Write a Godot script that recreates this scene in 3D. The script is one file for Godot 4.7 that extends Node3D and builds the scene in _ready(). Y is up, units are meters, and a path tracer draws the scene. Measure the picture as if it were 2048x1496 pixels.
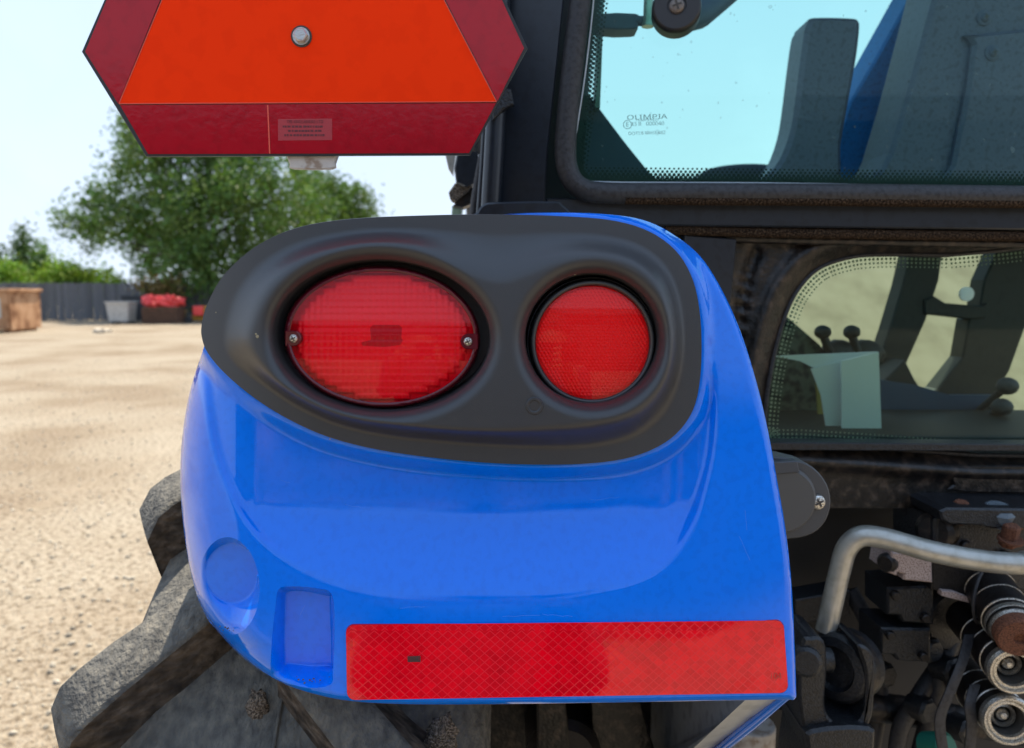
extends Node3D
# The rear corner of a blue tractor in a gravel yard. Photo pixels (2048 x 1496) are turned into rays; every distance is given in metres.
const FPX := 1500.0
const EYE := 1.55
var sp := sin(deg_to_rad(6.2))
var cp := cos(deg_to_rad(6.2))
var M := {}
var used := {}
var rng := RandomNumberGenerator.new()
var tractor: Node3D

# ------------------------------------------------------------------ camera, sky, sun
func setup_view() -> void:
	var cam := Camera3D.new()
	cam.name = "camera"
	var at := CameraAttributesPhysical.new()
	at.frustum_focal_length = 24.06
	at.frustum_near = 0.02
	at.frustum_far = 900.0
	at.frustum_focus_distance = 0.585
	at.exposure_aperture = 6.9
	cam.attributes = at
	cam.position = Vector3(0, EYE, 0)
	cam.rotation_degrees = Vector3(-6.2, 0, 0)
	add_child(cam)
	cam.current = true
	var sun := DirectionalLight3D.new()
	sun.name = "sun"
	sun.light_color = Color(1.0, 0.955, 0.88)
	sun.light_energy = 1.05
	sun.light_angular_distance = 0.6
	sun.shadow_enabled = true
	add_child(sun)
	sun.look_at_from_position(Vector3(0.14, 0.92, -0.36), Vector3.ZERO, Vector3.UP)
	var env := Environment.new()
	env.background_mode = Environment.BG_SKY
	var sky := Sky.new()
	var ps := ProceduralSkyMaterial.new()
	ps.sky_top_color = Color(0.485, 0.56, 0.665)
	ps.sky_horizon_color = Color(0.59, 0.625, 0.665)
	ps.sky_curve = 0.22
	ps.ground_bottom_color = Color(0.5, 0.47, 0.4)
	ps.ground_horizon_color = Color(0.62, 0.6, 0.54)
	ps.sun_angle_max = 20.0
	ps.sky_energy_multiplier = 1.0
	var cn := FastNoiseLite.new()
	cn.seed = 5
	cn.frequency = 0.006
	cn.fractal_octaves = 5
	cn.domain_warp_enabled = true
	var ct := NoiseTexture2D.new()
	ct.width = 1024
	ct.height = 512
	ct.noise = cn
	ct.seamless = true
	var gr := Gradient.new()
	gr.offsets = PackedFloat32Array([0.0, 0.45, 0.75, 1.0])
	gr.colors = PackedColorArray([Color(1, 1, 1, 0), Color(1, 1, 1, 0.03), Color(1, 1, 1, 0.16), Color(1, 1, 1, 0.22)])
	ct.color_ramp = gr
	ps.sky_cover = ct
	ps.sky_cover_modulate = Color(0.9, 0.93, 0.97, 0.25)
	sky.sky_material = ps
	env.sky = sky
	env.tonemap_mode = Environment.TONE_MAPPER_LINEAR
	env.tonemap_exposure = 3.05
	env.sdfgi_enabled = true
	env.ssao_enabled = true
	env.ssil_enabled = true
	var we := WorldEnvironment.new()
	we.name = "environment"
	we.environment = env
	add_child(we)

# ------------------------------------------------------------------ helpers
func W(px: float, py: float, d: float) -> Vector3:
	var b := 748.0 - py
	var t := d / (cp * FPX + sp * b)
	return Vector3((px - 1024.0) * t, EYE + (cp * b - sp * FPX) * t, -d)

func G(px: float, py: float) -> Vector3:
	var b := 748.0 - py
	var t := -EYE / (cp * b - sp * FPX)
	return Vector3((px - 1024.0) * t, 0, -(cp * FPX + sp * b) * t)

func lin(r: float, g: float, b: float) -> Color:
	return Color(r, g, b).linear_to_srgb()

func noise_tex(sd: int, freq: float, colors: Array, offs: Array = [], size := 512, octaves := 5, cellular := false) -> NoiseTexture2D:
	var n := FastNoiseLite.new()
	n.seed = sd
	n.frequency = freq
	n.fractal_octaves = octaves
	if cellular:
		n.noise_type = FastNoiseLite.TYPE_CELLULAR
	var t := NoiseTexture2D.new()
	t.width = size
	t.height = size
	t.seamless = true
	t.noise = n
	if colors.size():
		var g := Gradient.new()
		var pc := PackedColorArray()
		var po := PackedFloat32Array()
		for i in colors.size():
			pc.append(colors[i])
			po.append(offs[i] if offs.size() else float(i) / (colors.size() - 1))
		g.colors = pc
		g.offsets = po
		t.color_ramp = g
	return t

func mat(c: Color, rough := 0.5, metal := 0.0, spec := 0.5) -> StandardMaterial3D:
	var m := StandardMaterial3D.new()
	m.albedo_color = c
	m.roughness = rough
	m.metallic = metal
	m.metallic_specular = spec
	m.cull_mode = BaseMaterial3D.CULL_DISABLED
	return m

func tri(m: StandardMaterial3D, scale: float, albedo: Texture2D = null, bump: Texture2D = null, bump_cm := 0.0, rough: Texture2D = null) -> StandardMaterial3D:
	m.uv1_triplanar = true
	m.uv1_world_triplanar = true
	m.uv1_scale = Vector3.ONE * scale
	if albedo:
		m.albedo_texture = albedo
	if bump:
		m.heightmap_enabled = true
		m.heightmap_texture = bump
		m.heightmap_scale = bump_cm
	if rough:
		m.roughness_texture = rough
	return m

func numbered(called: String) -> String:
	if not used.has(called):
		used[called] = 0
		return called
	used[called] += 1
	return "%s_%03d" % [called, used[called]]

func thing(called: String, label: String, category: String, at := Vector3.ZERO, group := "") -> Node3D:
	var o := Node3D.new()
	o.name = numbered(called)
	o.position = at
	add_child(o)
	return tag(o, label, category, group)

func tag(o: Node3D, label: String, category: String, group := "") -> Node3D:
	o.set_meta("label", label)
	o.set_meta("category", category)
	if group:
		o.set_meta("group", group)
	return o

func obj(called: String, mesh: Mesh, m: Material, parent: Node3D = self, label := "") -> MeshInstance3D:
	var o := MeshInstance3D.new()
	o.name = called if parent != self else numbered(called)
	o.mesh = mesh
	o.material_override = m
	parent.add_child(o, true)
	if label:
		o.set_meta("label", label)
	return o

func finish(v: PackedVector3Array, ix: PackedInt32Array, uv := PackedVector2Array(), cols := PackedColorArray()) -> ArrayMesh:
	# indexed triangles, clockwise in front; area-weighted smooth normals
	var n := PackedVector3Array()
	n.resize(v.size())
	for k in range(0, ix.size(), 3):
		var a := v[ix[k]]
		var f := (v[ix[k + 2]] - a).cross(v[ix[k + 1]] - a)
		n[ix[k]] += f
		n[ix[k + 1]] += f
		n[ix[k + 2]] += f
	for k in n.size():
		n[k] = n[k].normalized() if n[k].length_squared() > 0.0 else Vector3.UP
	var arr := []
	arr.resize(Mesh.ARRAY_MAX)
	arr[Mesh.ARRAY_VERTEX] = v
	arr[Mesh.ARRAY_NORMAL] = n
	if uv.size():
		arr[Mesh.ARRAY_TEX_UV] = uv
	if cols.size():
		arr[Mesh.ARRAY_COLOR] = cols
	arr[Mesh.ARRAY_INDEX] = ix
	var m := ArrayMesh.new()
	m.add_surface_from_arrays(Mesh.PRIMITIVE_TRIANGLES, arr)
	return m

func flat(polys: Array, convex := true) -> ArrayMesh:
	# planar faces with flat normals, turned outward from the common centre
	var c := Vector3.ZERO
	var n := 0
	for p in polys:
		for q: Vector3 in p:
			c += q
			n += 1
	c /= n
	var v := PackedVector3Array()
	var ix := PackedInt32Array()
	for p in polys:
		var q: Array = p
		var f: Vector3 = (q[2] - q[0]).cross(q[1] - q[0])
		var mid: Vector3 = (q[0] + q[1] + q[2]) / 3.0
		if convex and f.dot(mid - c) < 0:
			q = q.duplicate()
			q.reverse()
		var s := v.size()
		for r: Vector3 in q:
			v.append(r)
		for k in range(1, q.size() - 1):
			ix.append_array(PackedInt32Array([s, s + k, s + k + 1]))
	return finish(v, ix)

func bbox(s: Vector3, b := 0.004) -> ArrayMesh:
	# a box with chamfered edges, centred
	var h := s / 2.0
	b = minf(b, minf(h.x, minf(h.y, h.z)) * 0.6)
	var i := h - Vector3(b, b, b)
	var polys := []
	var corner := func(sx: int, sy: int, sz: int, ax: int) -> Vector3:
		var p := Vector3(sx * i.x, sy * i.y, sz * i.z)
		p[ax] = [sx, sy, sz][ax] * h[ax]
		return p
	for ax in 3:
		for s1 in [-1, 1]:
			var q := []
			for c: Array in [[-1, -1], [1, -1], [1, 1], [-1, 1]]:
				var t := [0, 0, 0]
				t[ax] = s1
				t[(ax + 1) % 3] = c[0]
				t[(ax + 2) % 3] = c[1]
				q.append(corner.call(t[0], t[1], t[2], ax))
			polys.append(q)
	for ax in 3:
		var a1 := (ax + 1) % 3
		var a2 := (ax + 2) % 3
		for c: Array in [[-1, -1], [1, -1], [1, 1], [-1, 1]]:
			var q := []
			for e: Array in [[-1, a1], [1, a1], [1, a2], [-1, a2]]:
				var t := [0, 0, 0]
				t[ax] = e[0]
				t[a1] = c[0]
				t[a2] = c[1]
				q.append(corner.call(t[0], t[1], t[2], e[1]))
			polys.append(q)
	for sx in [-1, 1]:
		for sy in [-1, 1]:
			for sz in [-1, 1]:
				polys.append([corner.call(sx, sy, sz, 0), corner.call(sx, sy, sz, 1), corner.call(sx, sy, sz, 2)])
	return flat(polys)

func frame_of(dir: Vector3) -> Basis:
	var z := dir.normalized()
	var x := (Vector3.UP if absf(z.y) < 0.9 else Vector3.RIGHT).cross(z).normalized()
	return Basis(x, z.cross(x), z)

func lathe(profile: Array, at: Vector3, dir: Vector3, sides := 32, soft := false) -> ArrayMesh:
	# profile of [radius, distance along dir]; creases between segments unless soft
	var B := frame_of(dir)
	var v := PackedVector3Array()
	var ix := PackedInt32Array()
	for k in profile.size() - 1:
		var s := v.size()
		for e in 2:
			var p: Array = profile[k + e]
			for a in sides + 1:
				var t := TAU * a / sides
				v.append(at + B * Vector3(cos(t) * p[0], sin(t) * p[0], p[1]))
		for a in sides:
			var i := s + a
			var j := s + sides + 1 + a
			ix.append_array(PackedInt32Array([i, j, i + 1, i + 1, j, j + 1]))
	if soft:
		var w := {}
		var v2 := PackedVector3Array()
		var ix2 := PackedInt32Array()
		for k in ix:
			var key := Vector3i((v[k] * 100000.0).round())
			if not w.has(key):
				w[key] = v2.size()
				v2.append(v[k])
			ix2.append(w[key])
		return finish(v2, ix2)
	return finish(v, ix)

func tube(pts: Array, radius, sides := 14, closed_ends := true) -> ArrayMesh:
	var v := PackedVector3Array()
	var ix := PackedInt32Array()
	var n := pts.size()
	var up := Vector3.ZERO
	for k in n:
		var t: Vector3 = (pts[mini(k + 1, n - 1)] - pts[maxi(k - 1, 0)]).normalized()
		if up == Vector3.ZERO:
			up = frame_of(t).y
		up = (up - t * up.dot(t)).normalized()
		var side := up.cross(t)
		var r: float = radius[k] if radius is Array else radius
		for a in sides:
			var an := TAU * a / sides
			v.append(pts[k] + (side * cos(an) + up * sin(an)) * r)
	for k in n - 1:
		for a in sides:
			var i := k * sides + a
			var j := k * sides + (a + 1) % sides
			ix.append_array(PackedInt32Array([i, i + sides, j, j, i + sides, j + sides]))
	if closed_ends:
		for e in 2:
			var s := v.size()
			var base := 0 if e == 0 else (n - 1) * sides
			for a in sides:
				v.append(v[base + a])
			for a in range(1, sides - 1):
				if e == 0:
					ix.append_array(PackedInt32Array([s, s + a, s + a + 1]))
				else:
					ix.append_array(PackedInt32Array([s, s + a + 1, s + a]))
	return finish(v, ix)

func smooth_line(pts: Array, closed := false, per := 6) -> PackedVector2Array:
	var out := PackedVector2Array()
	var n := pts.size()
	var last := n if closed else n - 1
	for k in last:
		var p: Array = []
		for o in [-1, 0, 1, 2]:
			var i: int = posmod(k + o, n) if closed else clampi(k + o, 0, n - 1)
			p.append(Vector2(pts[i][0], pts[i][1]))
		for j in per:
			out.append(p[1].cubic_interpolate(p[2], p[0], p[3], float(j) / per))
	if not closed:
		out.append(Vector2(pts[n - 1][0], pts[n - 1][1]))
	return out

func smooth3(pts: Array, per := 6) -> Array:
	var out := []
	var n := pts.size()
	for k in n - 1:
		var a: Vector3 = pts[maxi(k - 1, 0)]
		var b: Vector3 = pts[k]
		var c: Vector3 = pts[k + 1]
		var d: Vector3 = pts[mini(k + 2, n - 1)]
		for j in per:
			out.append(b.cubic_interpolate(c, a, d, float(j) / per))
	out.append(pts[n - 1])
	return out

func sdp(poly: PackedVector2Array, p: Vector2) -> float:
	# signed distance to a closed polygon, negative inside
	var best := 1e18
	var inside := false
	var n := poly.size()
	var a := poly[n - 1]
	for k in n:
		var b := poly[k]
		var e := b - a
		var w := p - a
		var t := clampf(w.dot(e) / maxf(e.length_squared(), 1e-12), 0.0, 1.0)
		var q := (w - e * t).length_squared()
		if q < best:
			best = q
		if (a.y > p.y) != (b.y > p.y) and p.x < a.x + e.x * (p.y - a.y) / e.y:
			inside = not inside
		a = b
	return -sqrt(best) if inside else sqrt(best)

func ell(c: Vector2, a: float, b: float, p: Vector2, turn := 0.0) -> float:
	# about the signed distance to an ellipse
	var q := (p - c).rotated(-turn)
	var k1 := Vector2(q.x / a, q.y / b).length()
	var k2 := Vector2(q.x / (a * a), q.y / (b * b)).length()
	return k1 * (k1 - 1.0) / maxf(k2, 1e-6) if k1 > 1e-4 else -minf(a, b)

func ring_of(c: Vector2, a: float, b: float, n := 64, turn := 0.0) -> PackedVector2Array:
	var o := PackedVector2Array()
	for k in n:
		o.append(c + Vector2(cos(TAU * k / n) * a, sin(TAU * k / n) * b).rotated(turn))
	return o

func sheet(x0: float, y0: float, x1: float, y1: float, step: float, depth: Callable, fields: Array) -> ArrayMesh:
	# a surface over a grid of picture directions, cut where any field turns positive
	var nx := int(ceil((x1 - x0) / step)) + 1
	var ny := int(ceil((y1 - y0) / step)) + 1
	var val := []
	for f: Callable in fields:
		var a := PackedFloat32Array()
		a.resize(nx * ny)
		for j in ny:
			for i in nx:
				a[j * nx + i] = f.call(Vector2(x0 + i * step, y0 + j * step))
		val.append(a)
	var v := PackedVector3Array()
	var uv := PackedVector2Array()
	var ix := PackedInt32Array()
	var at := {}
	var put := func(p: Vector2) -> int:
		var key := Vector2i((p * 200.0).round())
		if not at.has(key):
			at[key] = v.size()
			v.append(W(p.x, p.y, depth.call(p)))
			uv.append(Vector2(v[-1].x, -v[-1].y))   # metres
		return at[key]
	for j in ny - 1:
		for i in nx - 1:
			var g := [j * nx + i, j * nx + i + 1, (j + 1) * nx + i + 1, (j + 1) * nx + i]
			var skip := false
			var cut := []
			for a: PackedFloat32Array in val:
				var pos := 0
				for k in 4:
					if a[g[k]] > 0.0:
						pos += 1
				if pos == 4:
					skip = true
				elif pos:
					cut.append(a)
			if skip:
				continue
			var poly := []   # [point, [values]]
			for k in 4:
				var vals := []
				for a: PackedFloat32Array in cut:
					vals.append(a[g[k]])
				poly.append([Vector2(x0 + (g[k] % nx) * step, y0 + (g[k] / nx) * step), vals])
			for c in cut.size():
				var keep := []
				for k in poly.size():
					var A: Array = poly[k]
					var B: Array = poly[(k + 1) % poly.size()]
					var fa: float = A[1][c]
					var fb: float = B[1][c]
					if fa <= 0.0:
						keep.append(A)
					if (fa <= 0.0) != (fb <= 0.0):
						var I := A if fa <= 0.0 else B
						var O := B if fa <= 0.0 else A
						var t: float = I[1][c] / (I[1][c] - O[1][c])
						var vs := []
						for q in cut.size():
							vs.append(lerpf(I[1][q], O[1][q], t))
						keep.append([I[0].lerp(O[0], t), vs])
				poly = keep
				if poly.size() < 3:
					break
			if poly.size() < 3:
				continue
			var ids := []
			for k in poly:
				ids.append(put.call(k[0]))
			for k in range(1, ids.size() - 1):
				if ids[0] != ids[k] and ids[k] != ids[k + 1] and ids[0] != ids[k + 1]:
					ix.append_array(PackedInt32Array([ids[0], ids[k], ids[k + 1]]))
	return finish(v, ix, uv)

func screen_cw(p: PackedVector2Array) -> bool:
	var a := 0.0
	for k in p.size():
		a += p[k].cross(p[(k + 1) % p.size()])
	return a > 0.0

func skirt(poly: PackedVector2Array, depth: Callable, rows: Array, closed := true, inward := false) -> ArrayMesh:
	# a wall that follows an outline: rows of [outward px, metres further back]
	var v := PackedVector3Array()
	var ix := PackedInt32Array()
	var n := poly.size()
	var ccw := screen_cw(poly)
	var w := n + 1 if closed else n
	for r: Array in rows:
		for k in w:
			var i := k % n
			var e := (poly[(i + 1) % n] - poly[(i - 1 + n) % n]) if closed else poly[mini(i + 1, n - 1)] - poly[maxi(i - 1, 0)]
			var o := Vector2(e.y, -e.x).normalized() * (1.0 if ccw else -1.0)
			var p: Vector2 = poly[i] + o * r[0]
			v.append(W(p.x, p.y, depth.call(poly[i])) + Vector3(0, 0, -r[1]))
	for r in rows.size() - 1:
		for k in w - 1:
			var i := r * w + k
			if ccw != inward:
				ix.append_array(PackedInt32Array([i, i + w, i + 1, i + 1, i + w, i + w + 1]))
			else:
				ix.append_array(PackedInt32Array([i, i + 1, i + w, i + 1, i + w + 1, i + w]))
	return finish(v, ix)

func prism(pts, d: float, thick: float, bevel_px := 0.0, slope := Vector2.ZERO) -> ArrayMesh:
	# a traced outline at distance d with a real thickness; slope tilts it (metres of depth per 1000 px)
	var p := PackedVector2Array()
	for q in pts:
		p.append(Vector2(q[0], q[1]))
	if not screen_cw(p):
		p.reverse()
	var n := p.size()
	var c := Vector2.ZERO
	for q in p:
		c += q / n
	var inner := PackedVector2Array()
	for k in n:
		var e1 := (p[k] - p[(k - 1 + n) % n]).normalized()
		var e2 := (p[(k + 1) % n] - p[k]).normalized()
		var o1 := Vector2(e1.y, -e1.x)
		var o2 := Vector2(e2.y, -e2.x)
		var o := (o1 + o2).normalized()
		inner.append(p[k] - o * bevel_px / maxf(0.4, o.dot(o1)))
	var at := func(q: Vector2) -> float: return d + (q.x - c.x) * slope.x / 1000.0 + (q.y - c.y) * slope.y / 1000.0
	var b := bevel_px * d / FPX
	var loops := []
	var l0 := []
	var l1 := []
	var l2 := []
	for k in n:
		l0.append(W(inner[k].x, inner[k].y, at.call(p[k])))
		var e := W(p[k].x, p[k].y, at.call(p[k]))
		l1.append(e + Vector3(0, 0, -b))
		l2.append(e + Vector3(0, 0, -thick))
	loops = [l0, l1, l2] if bevel_px > 0.0 else [l1, l2]
	var v := PackedVector3Array()
	var ix := PackedInt32Array()
	for L in loops.size() - 1:
		for k in n:
			var s := v.size()
			var m := (k + 1) % n
			v.append_array(PackedVector3Array([loops[L][k], loops[L + 1][k], loops[L + 1][m], loops[L][m]]))
			ix.append_array(PackedInt32Array([s, s + 1, s + 2, s, s + 2, s + 3]))
	var f := Geometry2D.triangulate_polygon(p)
	for side in 2:
		var s := v.size()
		for k in n:
			v.append(loops[0][k] if side == 0 else l2[k])
		for k in range(0, f.size(), 3):
			var a := p[f[k]]
			var cw := (p[f[k + 1]] - a).cross(p[f[k + 2]] - a) > 0.0
			if cw == (side == 0):
				ix.append_array(PackedInt32Array([s + f[k], s + f[k + 1], s + f[k + 2]]))
			else:
				ix.append_array(PackedInt32Array([s + f[k], s + f[k + 2], s + f[k + 1]]))
	return finish(v, ix)

func lump(r: Vector3, sd: int, rough := 0.25, rings := 10) -> ArrayMesh:
	var n := FastNoiseLite.new()
	n.seed = sd
	n.frequency = 0.9
	var v := PackedVector3Array()
	var ix := PackedInt32Array()
	var seg := rings * 2
	for j in rings + 1:
		for i in seg:
			var a := PI * j / rings
			var b := TAU * i / seg
			var q := Vector3(sin(a) * cos(b), cos(a), sin(a) * sin(b))
			v.append(q * (1.0 + rough * n.get_noise_3dv(q * 2.0)) * r)
	for j in rings:
		for i in seg:
			var a := j * seg + i
			var b := j * seg + (i + 1) % seg
			ix.append_array(PackedInt32Array([a, a + seg, b, b, a + seg, b + seg]))
	return finish(v, ix)

func words(called: String, text: String, at: Vector3, height: float, m: Material, parent: Node3D, tilt := Vector3.ZERO, stretch := 1.0) -> MeshInstance3D:
	var t := TextMesh.new()
	var f := SystemFont.new()
	f.font_names = PackedStringArray(["Droid Sans"])
	t.font = f
	t.text = text
	t.font_size = 32
	t.depth = 0.02
	t.pixel_size = 0.01
	var o := obj(called, t, m, parent)
	o.position = at
	o.rotation = tilt
	var k := height / 0.235
	o.scale = Vector3(k * stretch, k, k * 0.2)
	return o

func screw(called: String, at: Vector3, r: float, dir: Vector3, m: Material, parent: Node3D) -> MeshInstance3D:
	# pan head left whole; a separate flat cross paints in the slot shade
	var o := obj(called, lathe([[r, -0.4 * r], [r, 0.1 * r], [r * 0.92, 0.32 * r], [r * 0.7, 0.5 * r], [r * 0.35, 0.58 * r], [0.0001, 0.6 * r]], at, dir, 24), m, parent)
	return o

func slot_shade(at: Vector3, r: float, dir: Vector3, turn: float, m: Material, parent: Node3D) -> void:  # flat cross on the head; its dark colour is the slot shade
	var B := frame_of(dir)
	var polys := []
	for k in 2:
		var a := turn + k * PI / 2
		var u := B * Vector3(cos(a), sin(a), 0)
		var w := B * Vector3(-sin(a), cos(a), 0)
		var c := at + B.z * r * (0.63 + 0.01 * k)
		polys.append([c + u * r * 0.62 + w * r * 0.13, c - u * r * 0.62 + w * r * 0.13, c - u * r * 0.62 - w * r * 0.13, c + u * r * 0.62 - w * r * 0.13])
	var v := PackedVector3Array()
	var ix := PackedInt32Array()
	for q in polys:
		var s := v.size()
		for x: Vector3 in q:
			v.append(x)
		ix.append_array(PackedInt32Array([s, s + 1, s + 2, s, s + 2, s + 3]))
	obj("painted_slot", finish(v, ix), m, parent)

# ------------------------------------------------------------------ materials
func make_materials() -> void:
	var fine := noise_tex(11, 0.05, [], [], 512, 6)
	var grain := noise_tex(12, 0.22, [], [], 512, 3)
	var soft := noise_tex(13, 0.012, [], [], 512, 4)
	M.fine = fine
	M.grain = grain
	var scuff := noise_tex(14, 0.02, [Color(0.82, 0.82, 0.82), Color(1, 1, 1), Color(0.94, 0.94, 0.95)], [0.2, 0.5, 0.85])
	var rvar := noise_tex(15, 0.02, [Color(0.55, 0.55, 0.55), Color(1, 1, 1)], [0.3, 0.8])
	M.blue = tri(mat(lin(0.0, 0.185, 0.90), 0.06, 0.0, 0.52), 7.0, noise_tex(62, 0.03, [Color(0.95, 0.96, 0.97), Color(1, 1, 1)], [0.3, 0.5], 512, 6), grain, 0.004)
	M.fender_inside = tri(mat(lin(0.50, 0.52, 0.51), 0.35), 3.0, scuff)
	M.bezel = tri(mat(lin(0.034, 0.035, 0.038), 0.34, 0.0, 0.55), 14.0, null, grain, 0.016)
	M.well = mat(lin(0.034, 0.035, 0.038), 0.4)
	M.lens_core = mat(lin(0.90, 0.0005, 0.010), 0.12, 0.0, 0.30)
	M.lens_rim = mat(lin(0.10, 0.004, 0.012), 0.12)
	M.lens_shell = mat(Color(0.75, 0.02, 0.05, 0.02), 0.0, 0.0, 0.36)
	M.lens_shell.transparency = BaseMaterial3D.TRANSPARENCY_ALPHA
	M.reflector = mat(lin(0.92, 0.006, 0.008), 0.2, 0.0, 0.25)
	M.socket = mat(lin(0.50, 0.0005, 0.008), 0.12, 0.0, 0.30)
	M.steel = tri(mat(lin(0.55, 0.54, 0.52), 0.35, 0.85), 20.0, null, fine, 0.02)
	M.dark_fill = mat(lin(0.055, 0.048, 0.04), 0.7)  # dark tone: shade of slots and holes put into colour; also print
	M.orange = tri(mat(lin(1.0, 0.040, 0.001), 0.6, 0.0, 0.2), 3.0, noise_tex(16, 0.02, [Color(0.985, 0.97, 0.95), Color(1, 1, 1)], [0.3, 0.5]))
	M.sign_red = tri(mat(lin(0.40, 0.004, 0.014), 0.14, 0.0, 0.42), 3.5, noise_tex(17, 0.03, [Color(0.95, 0.95, 0.95), Color(1, 1, 1), Color(1, 1, 1)], [0.25, 0.5, 0.8], 512, 6), noise_tex(18, 0.06, [], [], 512, 3), 0.006)
	M.sign_edge = mat(lin(0.02, 0.021, 0.024), 0.45)
	M.seam = mat(lin(0.75, 0.10, 0.06), 0.5)
	M.sticker = mat(lin(0.40, 0.035, 0.045), 0.4)
	M.ink = mat(lin(0.12, 0.02, 0.028), 0.6)
	M.dirty_white = tri(mat(lin(0.62, 0.58, 0.53), 0.6), 5.0, noise_tex(19, 0.02, [Color(0.75, 0.68, 0.62), Color(0.95, 0.95, 0.95), Color(1, 1, 1)], [0.2, 0.45, 0.8]))
	M.cab = tri(mat(lin(0.014, 0.019, 0.028), 0.30, 0.0, 0.5), 5.0, scuff, grain, 0.008)
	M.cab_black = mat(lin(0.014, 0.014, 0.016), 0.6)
	M.rubber = tri(mat(lin(0.030, 0.030, 0.034), 0.55), 8.0, noise_tex(20, 0.03, [Color(0.6, 0.6, 0.6), Color(1, 1, 1), Color(2.0, 1.8, 1.6)], [0.2, 0.5, 0.95]), fine, 0.05)
	M.caked = tri(mat(lin(0.15, 0.105, 0.07), 0.85, 0.0, 0.3), 14.0, noise_tex(21, 0.05, [Color(0.16, 0.13, 0.12), Color(0.5, 0.45, 0.4), Color(1, 1, 1)], [0.25, 0.5, 0.85], 512, 6), fine, 0.25)
	M.grimy = tri(mat(lin(0.060, 0.046, 0.038), 0.42), 6.0, noise_tex(22, 0.016, [Color(0.10, 0.11, 0.13), Color(0.35, 0.33, 0.32), Color(1, 0.96, 0.9)], [0.25, 0.5, 0.85], 512, 6), fine, 0.06)
	M.glass_edge = mat(lin(0.55, 0.62, 0.68), 0.3)
	M.glass = mat(Color(0.765, 0.955, 0.895, 0.0), 0.0)
	M.glass.refraction_enabled = true
	M.glass.refraction_scale = 0.02
	M.glass_low = mat(Color(0.80, 0.90, 0.84, 0.0), 0.0)
	M.glass_low.refraction_enabled = true
	M.glass_low.refraction_scale = 0.02
	M.frit = mat(lin(0.012, 0.016, 0.02), 0.5)
	M.inner = mat(lin(0.075, 0.085, 0.14), 0.6)
	M.inner_green = tri(mat(lin(0.014, 0.018, 0.016), 0.6), 5.0, scuff)
	M.seat = tri(mat(lin(0.085, 0.092, 0.15), 0.55), 8.0, scuff, grain, 0.02)
	M.seat_blue = tri(mat(lin(0.008, 0.16, 0.52), 0.8), 10.0, scuff, grain, 0.05)
	M.beige = tri(mat(lin(0.25, 0.215, 0.155), 0.85), 1.0, noise_tex(23, 0.018, [Color(0.82, 0.8, 0.77), Color(0.94, 0.94, 0.92), Color(1, 1, 1)], [0.2, 0.5, 0.8], 512, 6))
	M.white = mat(lin(0.85, 0.88, 0.88), 0.45)
	M.ochre = mat(lin(0.40, 0.30, 0.07), 0.7)
	M.zinc = tri(mat(lin(0.50, 0.49, 0.45), 0.38, 0.65), 6.0, noise_tex(24, 0.02, [Color(0.86, 0.85, 0.82), Color(0.95, 0.95, 0.94), Color(1, 1, 1)], [0.2, 0.45, 0.8], 512, 6), fine, 0.012)
	M.iron = tri(mat(lin(0.014, 0.016, 0.020), 0.38), 12.0, noise_tex(25, 0.025, [Color(0.6, 0.6, 0.6), Color(1, 1, 1), Color(1.6, 1.4, 1.2)], [0.25, 0.6, 0.95]), fine, 0.08)
	M.rust = tri(mat(lin(0.24, 0.095, 0.05), 0.85), 22.0, noise_tex(26, 0.04, [Color(0.3, 0.25, 0.22), Color(0.9, 0.85, 0.8), Color(1, 1, 1)], [0.2, 0.5, 0.8]), fine, 0.15)
	M.coupler = tri(mat(lin(0.020, 0.017, 0.016), 0.35, 0.2), 18.0, noise_tex(27, 0.03, [Color(0.5, 0.42, 0.38), Color(1, 1, 1), Color(1.5, 1.3, 1.2)], [0.2, 0.55, 0.9]), fine, 0.06)
	M.bright = tri(mat(lin(0.78, 0.76, 0.70), 0.3, 0.9), 25.0, noise_tex(28, 0.05, [Color(0.35, 0.3, 0.25), Color(1, 1, 1)], [0.3, 0.5]), fine, 0.04)
	M.tag = tri(mat(lin(0.55, 0.44, 0.41), 0.7), 20.0, noise_tex(29, 0.05, [Color(0.3, 0.2, 0.16), Color(0.9, 0.9, 0.9), Color(1, 1, 1)], [0.25, 0.42, 0.8]))
	M.tyre = tri(mat(lin(0.20, 0.192, 0.178), 0.85, 0.0, 0.3), 3.0, noise_tex(30, 0.02, [Color(0.62, 0.62, 0.62), Color(0.82, 0.82, 0.81), Color(1, 0.98, 0.93)], [0.2, 0.5, 0.8], 1024, 7), noise_tex(31, 0.06, [], [], 1024, 6), 0.22)
	M.tyre_dirt = tri(mat(lin(0.185, 0.150, 0.120), 0.95, 0.0, 0.2), 3.0, noise_tex(32, 0.014, [Color(0.5, 0.52, 0.55), Color(0.7, 0.7, 0.7), Color(1, 1, 1)], [0.25, 0.5, 0.75], 1024, 7), fine, 0.5)
	M.mud = tri(mat(lin(0.34, 0.28, 0.22), 0.95), 14.0, noise_tex(33, 0.05, [Color(0.4, 0.38, 0.36), Color(1, 1, 1)], [0.3, 0.7]), fine, 0.3)
	var rust2 := noise_tex(34, 0.02, [Color(0.35, 0.30, 0.26), Color(0.8, 0.75, 0.7), Color(1, 1, 1)], [0.2, 0.5, 0.8])
	M.rusty_tan = tri(mat(lin(0.50, 0.30, 0.17), 0.85), 0.12, noise_tex(35, 0.015, [Color(0.6, 0.5, 0.42), Color(0.9, 0.86, 0.82), Color(1, 1, 1)], [0.2, 0.5, 0.8]))
	M.plank = []
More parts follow.
